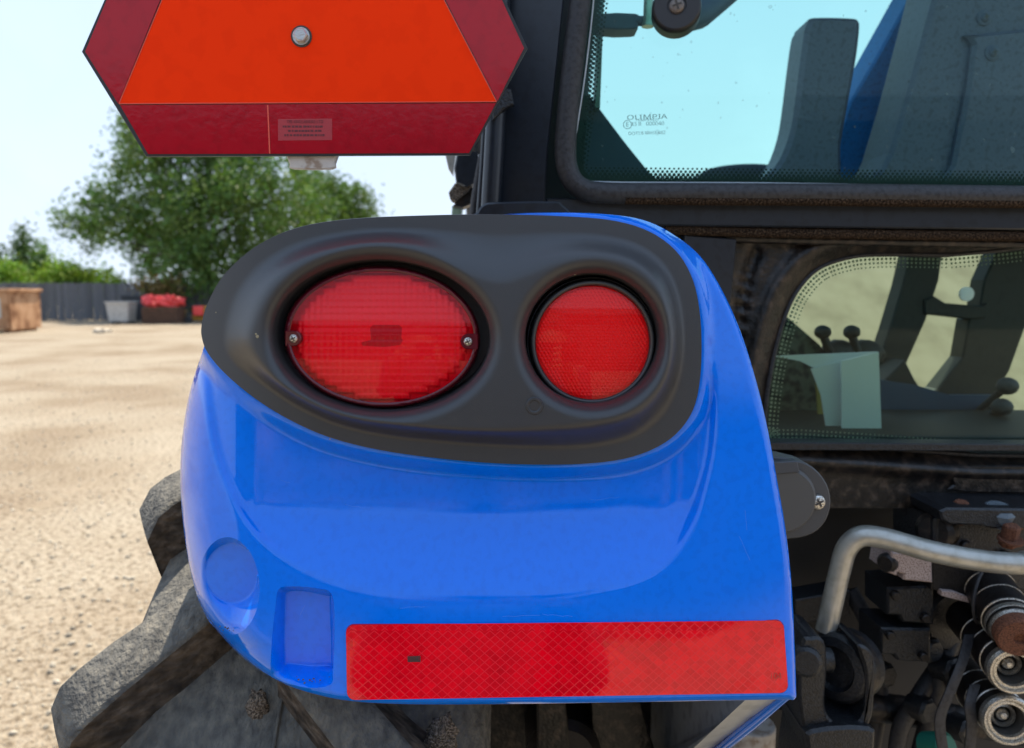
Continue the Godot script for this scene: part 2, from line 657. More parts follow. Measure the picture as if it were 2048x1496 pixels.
	for k in 4:
		var g: float = [0.115, 0.135, 0.10, 0.15][k]
		M.plank.append(tri(mat(lin(g, g * 1.03, g * 1.1), 0.9), 1.0, scuff))
	M.bark = tri(mat(lin(0.075, 0.06, 0.045), 0.95), 1.0, rust2, fine, 2.0)
	M.grey_tub = tri(mat(lin(0.56, 0.54, 0.49), 0.7), 0.5, scuff)
	M.dark_bin = mat(lin(0.035, 0.04, 0.045), 0.6)
	M.crate = tri(mat(lin(0.17, 0.10, 0.065), 0.9), 1.0, rust2)
	M.red_plastic = mat(lin(0.80, 0.07, 0.065), 0.45)
	M.yellow = tri(mat(lin(0.60, 0.36, 0.04), 0.6), 1.0, rust2)
	M.stone = tri(mat(lin(0.55, 0.48, 0.38), 0.95), 3.0, scuff)

# ------------------------------------------------------------------ the setting
func make_ground() -> void:
	var pm := PlaneMesh.new()
	pm.size = Vector2(500, 500)
	var m := mat(lin(0.360, 0.318, 0.250), 0.95, 0.0, 0.25)
	var a := noise_tex(41, 0.045, [Color(0.66, 0.63, 0.60), Color(0.88, 0.86, 0.84), Color(0.96, 0.95, 0.94), Color(1, 1, 1)], [0.15, 0.38, 0.6, 0.85], 1024, 7)
	tri(m, 0.42, a, noise_tex(42, 0.12, [], [], 1024, 5), 1.5)
	m.detail_enabled = true
	m.detail_blend_mode = BaseMaterial3D.BLEND_MODE_MUL
	m.detail_albedo = noise_tex(43, 0.012, [Color(0.88, 0.85, 0.82), Color(0.97, 0.96, 0.95), Color(1, 1, 1)], [0.22, 0.5, 0.75], 512, 5)
	m.detail_uv_layer = BaseMaterial3D.DETAIL_UV_2
	m.uv2_triplanar = true
	m.uv2_world_triplanar = true
	m.uv2_scale = Vector3.ONE * 0.05
	var g := obj("ground", pm, m)
	g.set_meta("kind", "structure")
	g.set_meta("label", "pale dusty gravel ground of the yard")
	g.set_meta("category", "ground")
	# loose gravel
	rng.seed = 7
	var mm := MultiMesh.new()
	mm.transform_format = MultiMesh.TRANSFORM_3D
	mm.use_colors = true
	mm.mesh = lump(Vector3(1, 0.6, 0.8), 3, 0.5, 4)
	mm.instance_count = 14000
	for i in mm.instance_count:
		var z := -1.6 - 16.0 * pow(rng.randf(), 1.7)
		var x := rng.randf_range(-0.95, 0.25) * absf(z) - 0.3
		var s := 0.004 + 0.014 * pow(rng.randf(), 4.0)
		var b := Basis.from_euler(Vector3(rng.randf() * 0.6, rng.randf() * TAU, rng.randf() * 0.6)).scaled(Vector3.ONE * s)
		mm.set_instance_transform(i, Transform3D(b, Vector3(x, s * 0.3, z)))
		var t := rng.randf_range(0.45, 1.15)
		mm.set_instance_color(i, Color(0.42 * t, 0.37 * t, 0.29 * t))
	var gi := MultiMeshInstance3D.new()
	gi.name = "gravel"
	gi.multimesh = mm
	var gm := mat(Color.WHITE, 0.95)
	gm.vertex_color_use_as_albedo = true
	gi.material_override = gm
	add_child(gi)
	tag(gi, "loose small stones scattered over the pale gravel yard", "gravel")
	gi.set_meta("kind", "stuff")

func leaf_clump(sd: int, n: int, r: float, size: float) -> ArrayMesh:
	rng.seed = sd
	var v := PackedVector3Array()
	var ix := PackedInt32Array()
	for k in n:
		var c := Vector3(rng.randfn(), rng.randfn(), rng.randfn()) * r * 0.5
		var B := Basis.from_euler(Vector3(rng.randf() * TAU, rng.randf() * TAU, rng.randf() * TAU))
		var s := size * rng.randf_range(0.6, 1.3)
		var q := v.size()
		v.append_array(PackedVector3Array([c + B * Vector3(-s, 0, 0), c + B * Vector3(0, 0.12 * s, 0.45 * s), c + B * Vector3(s, 0, 0), c + B * Vector3(0, 0.12 * s, -0.45 * s)]))
		ix.append_array(PackedInt32Array([q, q + 1, q + 2, q, q + 2, q + 3]))
	return finish(v, ix)

func leaf_mat(c: Color) -> StandardMaterial3D:
	var m := mat(c, 0.55, 0.0, 0.4)
	m.vertex_color_use_as_albedo = true
	m.backlight_enabled = true
	m.backlight = Color(0.7, 0.75, 0.35)
	return m

func make_tree(called: String, label: String, trunk_px: Vector2, dist: float, trunk_r: float, blobs: Array, lm: Material, clump: ArrayMesh, density: float, group: String, depth_spread := 3.0, limbs := true) -> void:
	var base := W(trunk_px.x, trunk_px.y, dist)
	base.y = 0
	var t := thing(called, label, "tree" if limbs else "shrub", base, group)
	rng.seed = hash(called + str(trunk_px))
	var centres := []
	var radii := []
	var lo := 1e9
	var hi := -1e9
	for b: Array in blobs:
		var p := W(b[0], b[1], dist + rng.randf_range(-depth_spread, depth_spread)) - base
		centres.append(p)
		radii.append(b[2] * dist / FPX)
		lo = minf(lo, p.y)
		hi = maxf(hi, p.y)
	var h := lo + (hi - lo) * 0.65
	obj("trunk", tube([Vector3(0, -0.1, 0), Vector3(0.1, h * 0.3, 0), Vector3(-0.1, h * 0.6, 0.1), Vector3(0, h, 0)], [trunk_r * 1.25, trunk_r, trunk_r * 0.75, trunk_r * 0.35], 10), M.bark, t)
	if limbs:
		for k in centres.size():
			var c: Vector3 = centres[k]
			var s := Vector3(0, clampf(c.y * 0.6, h * 0.2, h * 0.85), 0)
			obj("limb", tube([s, s.lerp(c, 0.5) + Vector3(0, -0.3, 0), c], [trunk_r * 0.45, trunk_r * 0.25, trunk_r * 0.08], 6), M.bark, t)
	var where := []
	var tint := []
	for k in centres.size():
		var n := int(density * pow(radii[k], 2.0))
		for i in n:
			var u := Vector3(rng.randfn(), rng.randfn(), rng.randfn()).normalized() * pow(rng.randf(), 0.62)
			var p: Vector3 = centres[k] + u * radii[k] * Vector3(1.05, 0.9, 1.05)
			if p.y < 0.3:
				continue
			where.append(Transform3D(Basis.from_euler(Vector3(rng.randf() * TAU, rng.randf() * TAU, 0)).scaled(Vector3.ONE * rng.randf_range(0.7, 1.3)), p))
			var b := rng.randf_range(0.7, 1.35)
			var y := rng.randf_range(0.85, 1.3)
			tint.append(Color(b * y, b, b * 0.9))
	var mm := MultiMesh.new()
	mm.transform_format = MultiMesh.TRANSFORM_3D
	mm.use_colors = true
	mm.mesh = clump
	mm.instance_count = where.size()
	for i in where.size():
		mm.set_instance_transform(i, where[i])
		mm.set_instance_color(i, tint[i])
	var c := MultiMeshInstance3D.new()
	c.name = "crown"
	c.multimesh = mm
	c.material_override = lm
	c.set_meta("kind", "stuff")
	t.add_child(c)

func make_background() -> void:
	var clump := leaf_clump(3, 14, 0.62, 0.13)
	var big := leaf_mat(lin(0.085, 0.165, 0.042))
	make_tree("broadleaf_tree", "tall spreading dark green broadleaf tree behind the grey plank fence", Vector2(415, 640), 44.0, 0.32, [
		[430, 300, 110], [330, 290, 80], [275, 270, 45], [262, 330, 62], [215, 395, 48], [150, 440, 44], [190, 465, 50], [250, 440, 60], [330, 400, 95], [440, 410, 120], [540, 370, 95],
		[560, 460, 90], [620, 420, 60], [300, 520, 50], [390, 520, 85], [480, 530, 80], [430, 220, 100], [520, 250, 80], [250, 250, 22], [560, 560, 60], [340, 585, 45], [440, 590, 60], [500, 600, 60], [390, 600, 40], [370, 470, 80], [300, 470, 60]], big, clump, 36.0, "trees behind the fence")
	var light := leaf_mat(lin(0.085, 0.15, 0.03))
	make_tree("broadleaf_tree", "lighter yellow green broadleaf tree half hidden behind the tall dark tree", Vector2(690, 640), 52.0, 0.25, [
		[690, 400, 50], [650, 380, 50], [725, 400, 28], [700, 440, 60], [620, 360, 45], [640, 450, 60], [740, 430, 25], [700, 500, 60], [640, 520, 60]], light, clump, 30.0, "trees behind the fence")
	var mid := leaf_mat(lin(0.055, 0.105, 0.03))
	make_tree("slender_tree", "slender pointed green tree rising above the bright green bushes", Vector2(48, 600), 50.0, 0.12, [[44, 462, 10], [47, 480, 15], [48, 500, 21], [50, 522, 27], [46, 548, 33], [48, 578, 34]], mid, clump, 60.0, "trees behind the fence", 0.6)
	make_tree("slender_tree", "small dark pointed tree beside the slender taller one", Vector2(86, 600), 49.0, 0.12, [[84, 490, 10], [86, 510, 17], [86, 535, 24], [88, 560, 30], [88, 580, 30]], big, clump, 60.0, "trees behind the fence", 0.6)
	make_tree("slender_tree", "dark pointed tree past the far end of the rusty container", Vector2(-8, 600), 49.0, 0.12, [[-6, 500, 10], [-8, 525, 20], [-8, 560, 26]], mid, clump, 60.0, "trees behind the fence", 0.6)
	var bright := leaf_mat(lin(0.17, 0.29, 0.04))
	var k := 0
	for b: Array in [[10, 555, 42, "bright green bush behind the fence at the rusty container"], [118, 550, 40, "bright green bush behind the fence next to the small dark tree"], [165, 558, 38, "bright green bush behind the fence, between its two lower neighbours"], [215, 566, 30, "low bright green bush behind the fence at the foot of the dark tree"], [-60, 545, 50, "tall bright green bush behind the fence past the container"]]:
		make_tree("bush", b[3], Vector2(b[0], 600), 45.5, 0.06, [[b[0] - 18, b[1] + 6, b[2] * 0.7], [b[0] + 15, b[1] + 8, b[2] * 0.7], [b[0], b[1] - 6, b[2] * 0.75], [b[0], b[1] + 30, b[2]]], bright, clump, 60.0, "bushes behind the fence", 0.6, false)
		k += 1
	var dry := leaf_mat(lin(0.20, 0.16, 0.06))
	make_tree("bush", "dry brownish bush behind the crate with red bags", Vector2(300, 640), 40.2, 0.05, [[290, 575, 16], [320, 570, 18], [350, 575, 18], [310, 595, 22], [345, 598, 22]], dry, clump, 60.0, "bushes behind the fence", 0.4, false)
	# fence of upright planks
	var f0 := G(-260, 641)
	var f1 := Vector3(18.0, 0, f0.z)
	var fence := thing("plank_fence", "weathered grey fence of upright planks along the yard edge", "fence", f0)
	rng.seed = 21
	var pm := bbox(Vector3(0.185, 2.05, 0.03), 0.006)
	var count := int((f1.x - f0.x) / 0.2)
	for i in count:
		var o := obj("plank", pm, M.plank[rng.randi() % 4], fence)
		o.position = Vector3(i * 0.2, 1.05 + rng.randf_range(-0.03, 0.03), rng.randf_range(-0.006, 0.006))
		o.rotation.z = rng.randf_range(-0.008, 0.008)
	for i in int(count / 12.0):
		var o := obj("post", bbox(Vector3(0.11, 1.95, 0.11), 0.01), M.plank[1], fence)
		o.position = Vector3(i * 2.4, 0.97, -0.09)
	for y in [0.45, 1.5]:
		var o := obj("rail", bbox(Vector3(f1.x - f0.x, 0.09, 0.05), 0.006), M.plank[2], fence)
		o.position = Vector3((f1.x - f0.x) / 2, y, -0.043)
	# rusty roll-off container
	var c0 := G(24, 666)
	var box := thing("waste_container", "rusty tan open-top steel waste container with side ribs", "container", c0)
	box.rotation.y = 0.10
	var body := flat([[Vector3(0, 0.12, 0), Vector3(-5.5, 0.12, 0), Vector3(-5.5, 1.6, 0.06), Vector3(0, 1.6, 0.06)], [Vector3(0, 0.12, -2.2), Vector3(-5.5, 0.12, -2.2), Vector3(-5.5, 1.6, -2.26), Vector3(0, 1.6, -2.26)], [Vector3(0, 0.12, 0), Vector3(0, 1.6, 0.06), Vector3(0, 1.6, -2.26), Vector3(0, 0.12, -2.2)], [Vector3(-5.5, 0.12, 0), Vector3(-5.5, 1.6, 0.06), Vector3(-5.5, 1.6, -2.26), Vector3(-5.5, 0.12, -2.2)], [Vector3(0, 0.12, 0), Vector3(-5.5, 0.12, 0), Vector3(-5.5, 0.12, -2.2), Vector3(0, 0.12, -2.2)]])
	obj("body", body, M.rusty_tan, box)
	for z in [0.09, -2.29]:
		obj("top_rail", bbox(Vector3(5.66, 0.12, 0.12), 0.02), M.rusty_tan, box).position = Vector3(-2.75, 1.64, z)
	for x in [0.03, -5.53]:
		obj("top_rail", bbox(Vector3(0.12, 0.12, 2.24), 0.02), M.rusty_tan, box).position = Vector3(x, 1.64, -1.1)
	for i in 7:
		obj("rib", bbox(Vector3(0.1, 1.42, 0.07), 0.015), M.rusty_tan, box).position = Vector3(-0.1 - i * 0.88, 0.85, 0.07)
	for i in 2:
		obj("foot", bbox(Vector3(0.25, 0.16, 2.0), 0.02), M.rusty_tan, box).position = Vector3(-0.25 - i * 4.9, 0.06, -1.1)
	obj("faded_label", bbox(Vector3(0.2, 0.75, 0.004), 0.001), M.grey_tub, box, "pale faded strip on the container side").position = Vector3(-0.42, 0.95, 0.052)
	obj("faded_label", bbox(Vector3(0.9, 0.2, 0.004), 0.001), M.grey_tub, box, "pale faded strip on the container side").position = Vector3(-1.5, 1.3, 0.058)
	# pale tub on skids
	var tb := G(245, 647)
	var tub := thing("storage_tub", "pale grey tapered tub standing in front of the fence", "tub", tb)
	var w := 0.55
	var th := 1.06
	obj("tub", flat([[Vector3(-w * 0.86, 0.12, 0.4), Vector3(w * 0.86, 0.12, 0.4), Vector3(w, th, 0.48), Vector3(-w, th, 0.48)], [Vector3(-w * 0.86, 0.12, -0.4), Vector3(w * 0.86, 0.12, -0.4), Vector3(w, th, -0.48), Vector3(-w, th, -0.48)], [Vector3(w * 0.86, 0.12, 0.4), Vector3(w, th, 0.48), Vector3(w, th, -0.48), Vector3(w * 0.86, 0.12, -0.4)], [Vector3(-w * 0.86, 0.12, 0.4), Vector3(-w, th, 0.48), Vector3(-w, th, -0.48), Vector3(-w * 0.86, 0.12, -0.4)], [Vector3(-w * 0.86, 0.12, 0.4), Vector3(w * 0.86, 0.12, 0.4), Vector3(w * 0.86, 0.12, -0.4), Vector3(-w * 0.86, 0.12, -0.4)]]), M.grey_tub, tub)
	for z in [0.5, -0.5]:
		obj("rim", bbox(Vector3(1.2, 0.07, 0.06), 0.015), M.grey_tub, tub).position = Vector3(0, th, z)
	for x in [-0.57, 0.57]:
		obj("rim", bbox(Vector3(0.06, 0.07, 0.94), 0.015), M.grey_tub, tub).position = Vector3(x, th, 0)
	for x in [-0.35, 0.35]:
		obj("skid", bbox(Vector3(0.12, 0.12, 0.8), 0.01), M.dark_bin, tub).position = Vector3(x, 0.06, 0)
	# dark bin
	var db := G(272, 645)
	var bin := thing("refuse_bin", "dark lidded refuse bin between the pale tub and the brown crate", "bin", db + Vector3(0, 0, -0.3))
	obj("body", bbox(Vector3(1.3, 1.2, 0.9), 0.03), M.dark_bin, bin).position = Vector3(0, 0.72, 0)
	obj("lid", bbox(Vector3(1.4, 0.09, 1.0), 0.03), M.dark_bin, bin).position = Vector3(0, 1.37, 0)
	for x in [-0.5, 0.5]:
		obj("wheel", lathe([[0.0001, -0.04], [0.1, -0.04], [0.1, 0.04], [0.0001, 0.04]], Vector3(x, 0.1, 0.3), Vector3.RIGHT, 16), M.dark_bin, bin)
	# slatted crate and red bags
	var cb := G(328, 647)
	var crate := thing("wooden_crate", "brown slatted wooden crate carrying two red bags", "crate", cb)
	for i in 5:
		obj("slat", bbox(Vector3(1.76, 0.155, 0.03), 0.008), M.crate, crate).position = Vector3(0, 0.09 + i * 0.168, 0.45)
		obj("slat", bbox(Vector3(1.76, 0.155, 0.03), 0.008), M.crate, crate).position = Vector3(0, 0.09 + i * 0.168, -0.45)
		for s in [-1, 1]:
			obj("slat", bbox(Vector3(0.03, 0.155, 0.86), 0.008), M.crate, crate).position = Vector3(s * 0.86, 0.09 + i * 0.168, 0)
	for x in [-0.8, 0.8]:
		for z in [-0.4, 0.4]:
			obj("corner_post", bbox(Vector3(0.08, 0.86, 0.07), 0.008), M.crate, crate).position = Vector3(x, 0.43, z)
	obj("deck", bbox(Vector3(1.68, 0.03, 0.84), 0.006), M.crate, crate).position = Vector3(0, 0.80, 0)
	for s in [-1, 1]:
		var bag := thing("red_bag", "plump red plastic bag on the brown crate, " + ("beside the dark bin" if s < 0 else "beside the yellow machine"), "bag", cb + Vector3(s * 0.43, 0.815, 0), "red bags on the crate")
		obj("sack", lump(Vector3(0.50, 0.30, 0.38), 50 + s, 1.3, 14), M.red_plastic, bag).position = Vector3(0, 0.24, 0)
		obj("knot", lump(Vector3(0.09, 0.1, 0.08), 60 + s, 0.4, 8), M.red_plastic, bag).position = Vector3(0.1 * s, 0.54, 0)
	# yellow implement
	var yb := G(400, 646)
	var ym := thing("yellow_implement", "low yellow farm implement with a red box beside the crate", "implement", yb)
	obj("beam", bbox(Vector3(1.9, 0.26, 0.25), 0.03), M.yellow, ym).position = Vector3(0.2, 0.24, 0)
	obj("arm", tube([Vector3(-0.75, 0.25, 0), Vector3(-0.85, 0.55, 0), Vector3(-0.7, 0.62, 0)], 0.08, 8), M.yellow, ym)
	obj("hood", bbox(Vector3(0.5, 0.5, 0.6), 0.08), M.yellow, ym).position = Vector3(0.55, 0.62, 0)
	obj("tool_box", bbox(Vector3(0.55, 0.48, 0.5), 0.04), M.red_plastic, ym).position = Vector3(0.02, 0.62, 0)
	for x in [-0.5, 0.8]:
		obj("wheel", lathe([[0.0001, -0.06], [0.17, -0.06], [0.2, -0.03], [0.2, 0.03], [0.17, 0.06], [0.0001, 0.06]], Vector3(x, 0.2, 0.2), Vector3.BACK, 20), M.dark_bin, ym)
	# pale rocks
	for r: Array in [[199, 666, 0.24, "larger pale rock lying on the gravel near the tub"], [216, 664, 0.17, "smaller pale rock lying on the gravel beside the larger one"]]:
		var o := obj("rock", lump(Vector3(r[2], r[2] * 0.5, r[2] * 0.7), int(r[0]), 0.6, 8), M.stone)
		o.position = G(r[0], r[1]) + Vector3(0, r[2] * 0.25, 0)
		tag(o, r[3], "rock", "pale rocks on the gravel")

# ------------------------------------------------------------------ the tractor's fender
var bezel_line: PackedVector2Array
var slope_line: PackedVector2Array
var crest_line: PackedVector2Array
var fender_line: PackedVector2Array
var cove_line: PackedVector2Array
var circle_rim: PackedVector2Array
var pocket_rim: PackedVector2Array
const H1 := Vector2(763, 672)
const H2 := Vector2(1185, 679)

func bezel_plane(p: Vector2) -> float:
	# the lamp panel's flange: leaning back a little, its outer end turned away
	var l := maxf(0.0, 640.0 - p.x) / 240.0
	return 0.583 - (p.y - 430.0) * 0.000036 + 0.020 * l * l

func bezel_depth(p: Vector2) -> float:
	var z := bezel_plane(p)
	var d1 := sdp(slope_line, p)
	if d1 >= 0.0:
		return z
	var d2 := sdp(crest_line, p)
	var h := 1.0
	if d2 > 0.0:
		var t := -d1 / (-d1 + d2)
		h = t * t * (3.0 - 2.0 * t)
	var hole := minf(ell(H1, 218, 154, p, 0.04), ell(H2, 137, 134, p))
	var roll := clampf(1.0 - hole / 26.0, 0.0, 1.0)
	return z - 0.019 * h + 0.008 * roll * roll

func shell_depth(p: Vector2) -> float:
	# the blue moulding without the hollow: tilted up, rounded at both sides
	var z := 0.533 + (1405.0 - p.y) * 0.000074
	var l := maxf(0.0, 520.0 - p.x) / 160.0
	z += 0.035 * l * l
	var r := maxf(0.0, p.x - 1390.0)
	z += 1.6e-7 * r * r
	var e := -sdp(fender_line, p)
	if e < 60.0 and p.y > 460.0:
		var k := clampf((760.0 - p.x) / 200.0, 0.0, 1.0) * clampf((1385.0 - p.y) / 90.0, 0.0, 1.0)
		var q := 1.0 - maxf(e, 0.0) / lerpf(13.0, 60.0, k)
		if q > 0.0:
			z += lerpf(0.007, 0.045, k) * (1.0 - sqrt(maxf(0.0, 1.0 - q * q)))
	return z

func scoop_edge(x: float) -> float:
	# height in the picture of the scoop's lower edge: a flattened oval, squarer towards the cab
	var u := minf(absf(x - 922.0) / 520.0, 0.999)
	var n := 2.6 if x < 922.0 else 3.4
	return 690.0 + 515.0 * pow(1.0 - pow(u, n), 1.0 / n)

func fender_depth(p: Vector2) -> float:
	var z := shell_depth(p)
	# a scoop whose floor climbs back from the curved lower edge and levels off under the lamp panel
	var top := 1018.0 + 14.0 * (1.0 - pow((p.x - 960.0) / 460.0, 2.0))
	var y := top + 12.0 * log(1.0 + exp(clampf((p.y - top) / 12.0, -30.0, 60.0)))
	var rise := scoop_edge(p.x) - y
	z += 12.0 * log(1.0 + exp(clampf((rise - 12.0) / 12.0, -30.0, 60.0))) * 0.000138
	var c := -sdp(cove_line, p)
	if c > 0.0:
		var side := clampf((absf(p.x - 930.0) - 250.0) / 260.0, 0.0, 1.0)
		z += 0.008 * side * side * smoothstep(0.0, 22.0, c)
	var b := sdp(bezel_line, p)
	if b < 34.0:
		var t := clampf((b - 4.0) / 28.0, 0.0, 1.0)
		t = t * t * (3.0 - 2.0 * t)
		z = lerpf(bezel_plane(p) + 0.004, z, t)
	return z

func make_fender() -> void:
	bezel_line = smooth_line([[403, 672], [404, 645], [413, 612], [440, 560], [480, 517], [530, 482], [600, 454], [700, 438], [850, 431], [1000, 429], [1150, 434], [1235, 443], [1300, 464], [1350, 500], [1381, 548], [1397, 605], [1403, 680], [1400, 760], [1386, 820], [1352, 868], [1300, 901], [1230, 921], [1130, 929], [1000, 927], [880, 917], [760, 900], [660, 875], [580, 840], [510, 797], [450, 747], [415, 705]], true, 4)
	slope_line = smooth_line([[448, 690], [452, 640], [475, 580], [525, 524], [600, 485], [700, 464], [800, 458], [900, 462], [1000, 468], [1100, 466], [1200, 470], [1280, 490], [1335, 535], [1362, 600], [1370, 680], [1360, 760], [1325, 830], [1260, 878], [1150, 898], [1000, 893], [880, 884], [780, 874], [680, 852], [600, 818], [530, 773], [470, 730]], true, 4)
	crest_line = smooth_line([[508, 690], [515, 640], [545, 580], [600, 530], [680, 500], [760, 490], [840, 502], [910, 538], [962, 562], [1010, 569], [1060, 552], [1120, 526], [1190, 515], [1265, 532], [1318, 585], [1337, 680], [1322, 760], [1270, 818], [1190, 842], [1100, 852], [1000, 858], [900, 856], [800, 846], [700, 830], [620, 800], [550, 755]], true, 4)
	fender_line = smooth_line([[409, 690], [430, 612], [480, 534], [566, 478], [700, 450], [850, 441], [960, 433], [1080, 426], [1200, 428], [1285, 440], [1345, 468], [1400, 512], [1444, 580], [1482, 665], [1512, 760], [1536, 860], [1556, 970], [1572, 1065], [1583, 1165], [1589, 1280], [1592, 1370], [1590, 1398], [1560, 1399], [1400, 1402], [1100, 1407], [850, 1409], [720, 1404], [640, 1391], [560, 1364], [490, 1318], [435, 1262], [402, 1212], [384, 1155], [370, 1080], [362, 1000], [361, 920], [368, 845], [383, 770]], true, 5)
	cove_line = smooth_line([[401, 690], [406, 780], [418, 870], [442, 955], [488, 1045], [552, 1108], [650, 1158], [790, 1192], [960, 1205], [1130, 1200], [1270, 1170], [1345, 1120], [1392, 1040], [1424, 940], [1436, 840], [1432, 740], [1418, 660], [1300, 560], [800, 560], [500, 600]], true, 5)
	circle_rim = ring_of(Vector2(458, 1172), 61, 98, 48, -0.06)
	pocket_rim = smooth_line([[556, 1180], [575, 1173], [630, 1176], [664, 1190], [669, 1260], [666, 1340], [660, 1370], [610, 1375], [548, 1357], [541, 1340], [544, 1275], [551, 1210]], true, 4)
	var fender := obj("rear_fender", sheet(352, 420, 1600, 1416, 5.0, fender_depth, [
		func(p): return sdp(fender_line, p), func(p): return -sdp(circle_rim, p), func(p): return -sdp(pocket_rim, p),
		func(p): return -(sdp(bezel_line, p) + 14.0)]), M.blue, tractor, "glossy blue plastic rear fender with lamp panel and moulded recesses")
	# side walls going forward, and the folded lower edge
	var arc := PackedVector2Array()
	for k in fender_line.size():
		if fender_line[k].y > 430.0 or fender_line[k].x > 1100.0:
			arc.append(fender_line[k])
	obj("edge", skirt(fender_line, fender_depth, [[0, 0], [2.0, 0.003], [2.5, 0.010]]), M.blue, fender)
	var left := PackedVector2Array()
	var right := PackedVector2Array()
	for p in fender_line:
		if p.x < 700.0 and p.y > 640.0 and p.y < 1392.0:
			left.append(p)
		if p.x > 1190.0 and p.y < 1400.0:
			right.append(p)
	var order := func(a: PackedVector2Array) -> PackedVector2Array:
		var l := Array(a)
		l.sort_custom(func(u, w): return u.y < w.y)
		return PackedVector2Array(l)
	left = order.call(left)
	right = order.call(right)
	var wall := func(line: PackedVector2Array, drop: float, bow: float, long: float) -> ArrayMesh:
		var v := PackedVector3Array()
		var ix := PackedInt32Array()
		var n := line.size()
		for r in 9:
			var t := r / 8.0
			for k in n:
				var q := W(line[k].x, line[k].y, fender_depth(line[k]))
				var y := float(k) / (n - 1)
				v.append(q + Vector3(bow * t, -drop * t * y * y, -0.009 - long * t))
		for r in 8:
			for k in n - 1:
				var i := r * n + k
				ix.append_array(PackedInt32Array([i, i + 1, i + n, i + 1, i + n + 1, i + n]))
		return finish(v, ix)
	obj("outer_wall", wall.call(left, -0.03, 0.012, 0.28), M.fender_inside, fender)
	obj("inner_wall", wall.call(right, 0.60, -0.004, 0.66), M.fender_inside, fender)
	# rolled lower rim of the inner wall
	var rim := []
	for r in 9:
		var t := r / 8.0
		rim.append(W(1588, 1400, 0.542) + Vector3(-0.004 * t, -0.60 * t, -0.009 - 0.66 * t))
	obj("wall_rim", tube(rim, [0.0030, 0.005, 0.005, 0.005, 0.005, 0.005, 0.005, 0.005, 0.005], 10), M.blue, fender)
	# arch over the tyre
	var av := PackedVector3Array()
	var ai := PackedInt32Array()
	for k in 25:
		var th := deg_to_rad(54.0 + 66.0 * k / 24.0)
		for x in [-0.238, 0.19]:
			for rr in [0.760, 0.768]:
				av.append(Vector3(x, 0.716 + sin(th) * rr, -1.126 + cos(th) * rr))
	for k in 24:
		for q: Array in [[1, 3], [3, 2], [2, 0], [0, 1]]:
			var a: int = k * 4 + q[0]
			var b: int = k * 4 + q[1]
			ai.append_array(PackedInt32Array([a, b, a + 4, b, b + 4, a + 4]))
	obj("arch", finish(av, ai), M.fender_inside, fender)
	# moulded round recess and square pocket
	var fl := ring_of(Vector2(464, 1146), 53, 60, 48, -0.1)
	obj("round_recess", sheet(390, 1066, 526, 1276, 2.5, func(p):
		var a := -sdp(circle_rim, p)
		var b := sdp(fl, p)
		var z0 := shell_depth(p)
		var zf: float = 0.575 + (464.0 - p.x) * 0.00010
		if b <= 0.0:
			return zf
		var t := clampf(a / maxf(a + b, 0.001), 0.0, 1.0)
		return lerpf(z0, zf, t), [func(p): return sdp(circle_rim, p)]), M.blue, fender)
	var pf := smooth_line([[574, 1184], [600, 1180], [655, 1191], [661, 1200], [664, 1320], [656, 1333], [580, 1327], [569, 1318], [570, 1200]], true, 3)
	obj("square_pocket", sheet(536, 1166, 676, 1382, 2.5, func(p):
		var a := -sdp(pocket_rim, p)
		var b := sdp(pf, p)
		var z0 := shell_depth(p)
		var zf: float = 0.561 - (p.y - 1250.0) * 0.00003
		if b <= 0.0:
			return zf
		var t := clampf(a / maxf(a + b, 0.001), 0.0, 1.0)
		return lerpf(z0, zf, t), [func(p): return sdp(pocket_rim, p)]), M.blue, fender)
	# grit lying in the recesses
	rng.seed = 66
	for k in 26:
		var inr := k < 17
		var x := rng.randf_range(592, 660) if inr else rng.randf_range(432, 478)
		var y := rng.randf_range(1352, 1368) if inr else rng.randf_range(1250, 1264)
		var r := rng.randf_range(0.0003, 0.0009)
		var o := obj("grit", lump(Vector3(r, r * 0.6, r), k, 0.6, 4), M.mud, fender)
		o.position = W(x, y, (0.5385 if inr else 0.5555) + rng.randf_range(0.0, 0.004))
	# lamp panel
	var panel := obj("lamp_panel", sheet(398, 424, 1410, 934, 5.0, bezel_depth, [func(p): return sdp(bezel_line, p), func(p): return -ell(H1, 218, 154, p, 0.04), func(p): return -ell(H2, 137, 134, p)]), M.bezel, tractor, "textured black plastic panel with raised rims round both lamps")
	obj("edge", skirt(bezel_line, bezel_plane, [[0, 0], [0.8, 0.0012], [0.8, 0.007]]), M.bezel, panel)
	var r1 := ring_of(H1, 218, 154, 96, 0.04)
	var r2 := ring_of(H2, 137, 134, 72)
	obj("lamp_well", skirt(r1, bezel_depth, [[0, 0], [-3, 0.004], [-5, 0.055]], true, true), M.well, panel)
	obj("lamp_well", skirt(r2, bezel_depth, [[0, 0], [-3, 0.004], [-5, 0.045]], true, true), M.well, panel)
	obj("well_floor", sheet(540, 510, 985, 835, 9.0, func(p): return bezel_plane(p) + 0.030, [func(p): return ell(H1, 224, 160, p, 0.04)]), M.well, panel)
	obj("well_floor", sheet(1040, 540, 1330, 820, 9.0, func(p): return bezel_plane(p) + 0.026, [func(p): return ell(H2, 142, 139, p)]), M.well, panel)
	obj("mould_mark", lathe([[0.0068, 0.0], [0.0060, 0.0010], [0.0046, 0.0010], [0.0038, 0.0002], [0.0001, 0.0002]], W(1069, 812, bezel_depth(Vector2(1069, 812)) - 0.0001), Vector3(0, 0.05, 1), 24), M.bezel, panel)
	rng.seed = 55
	var pale := mat(lin(0.07, 0.24, 0.82), 0.5)
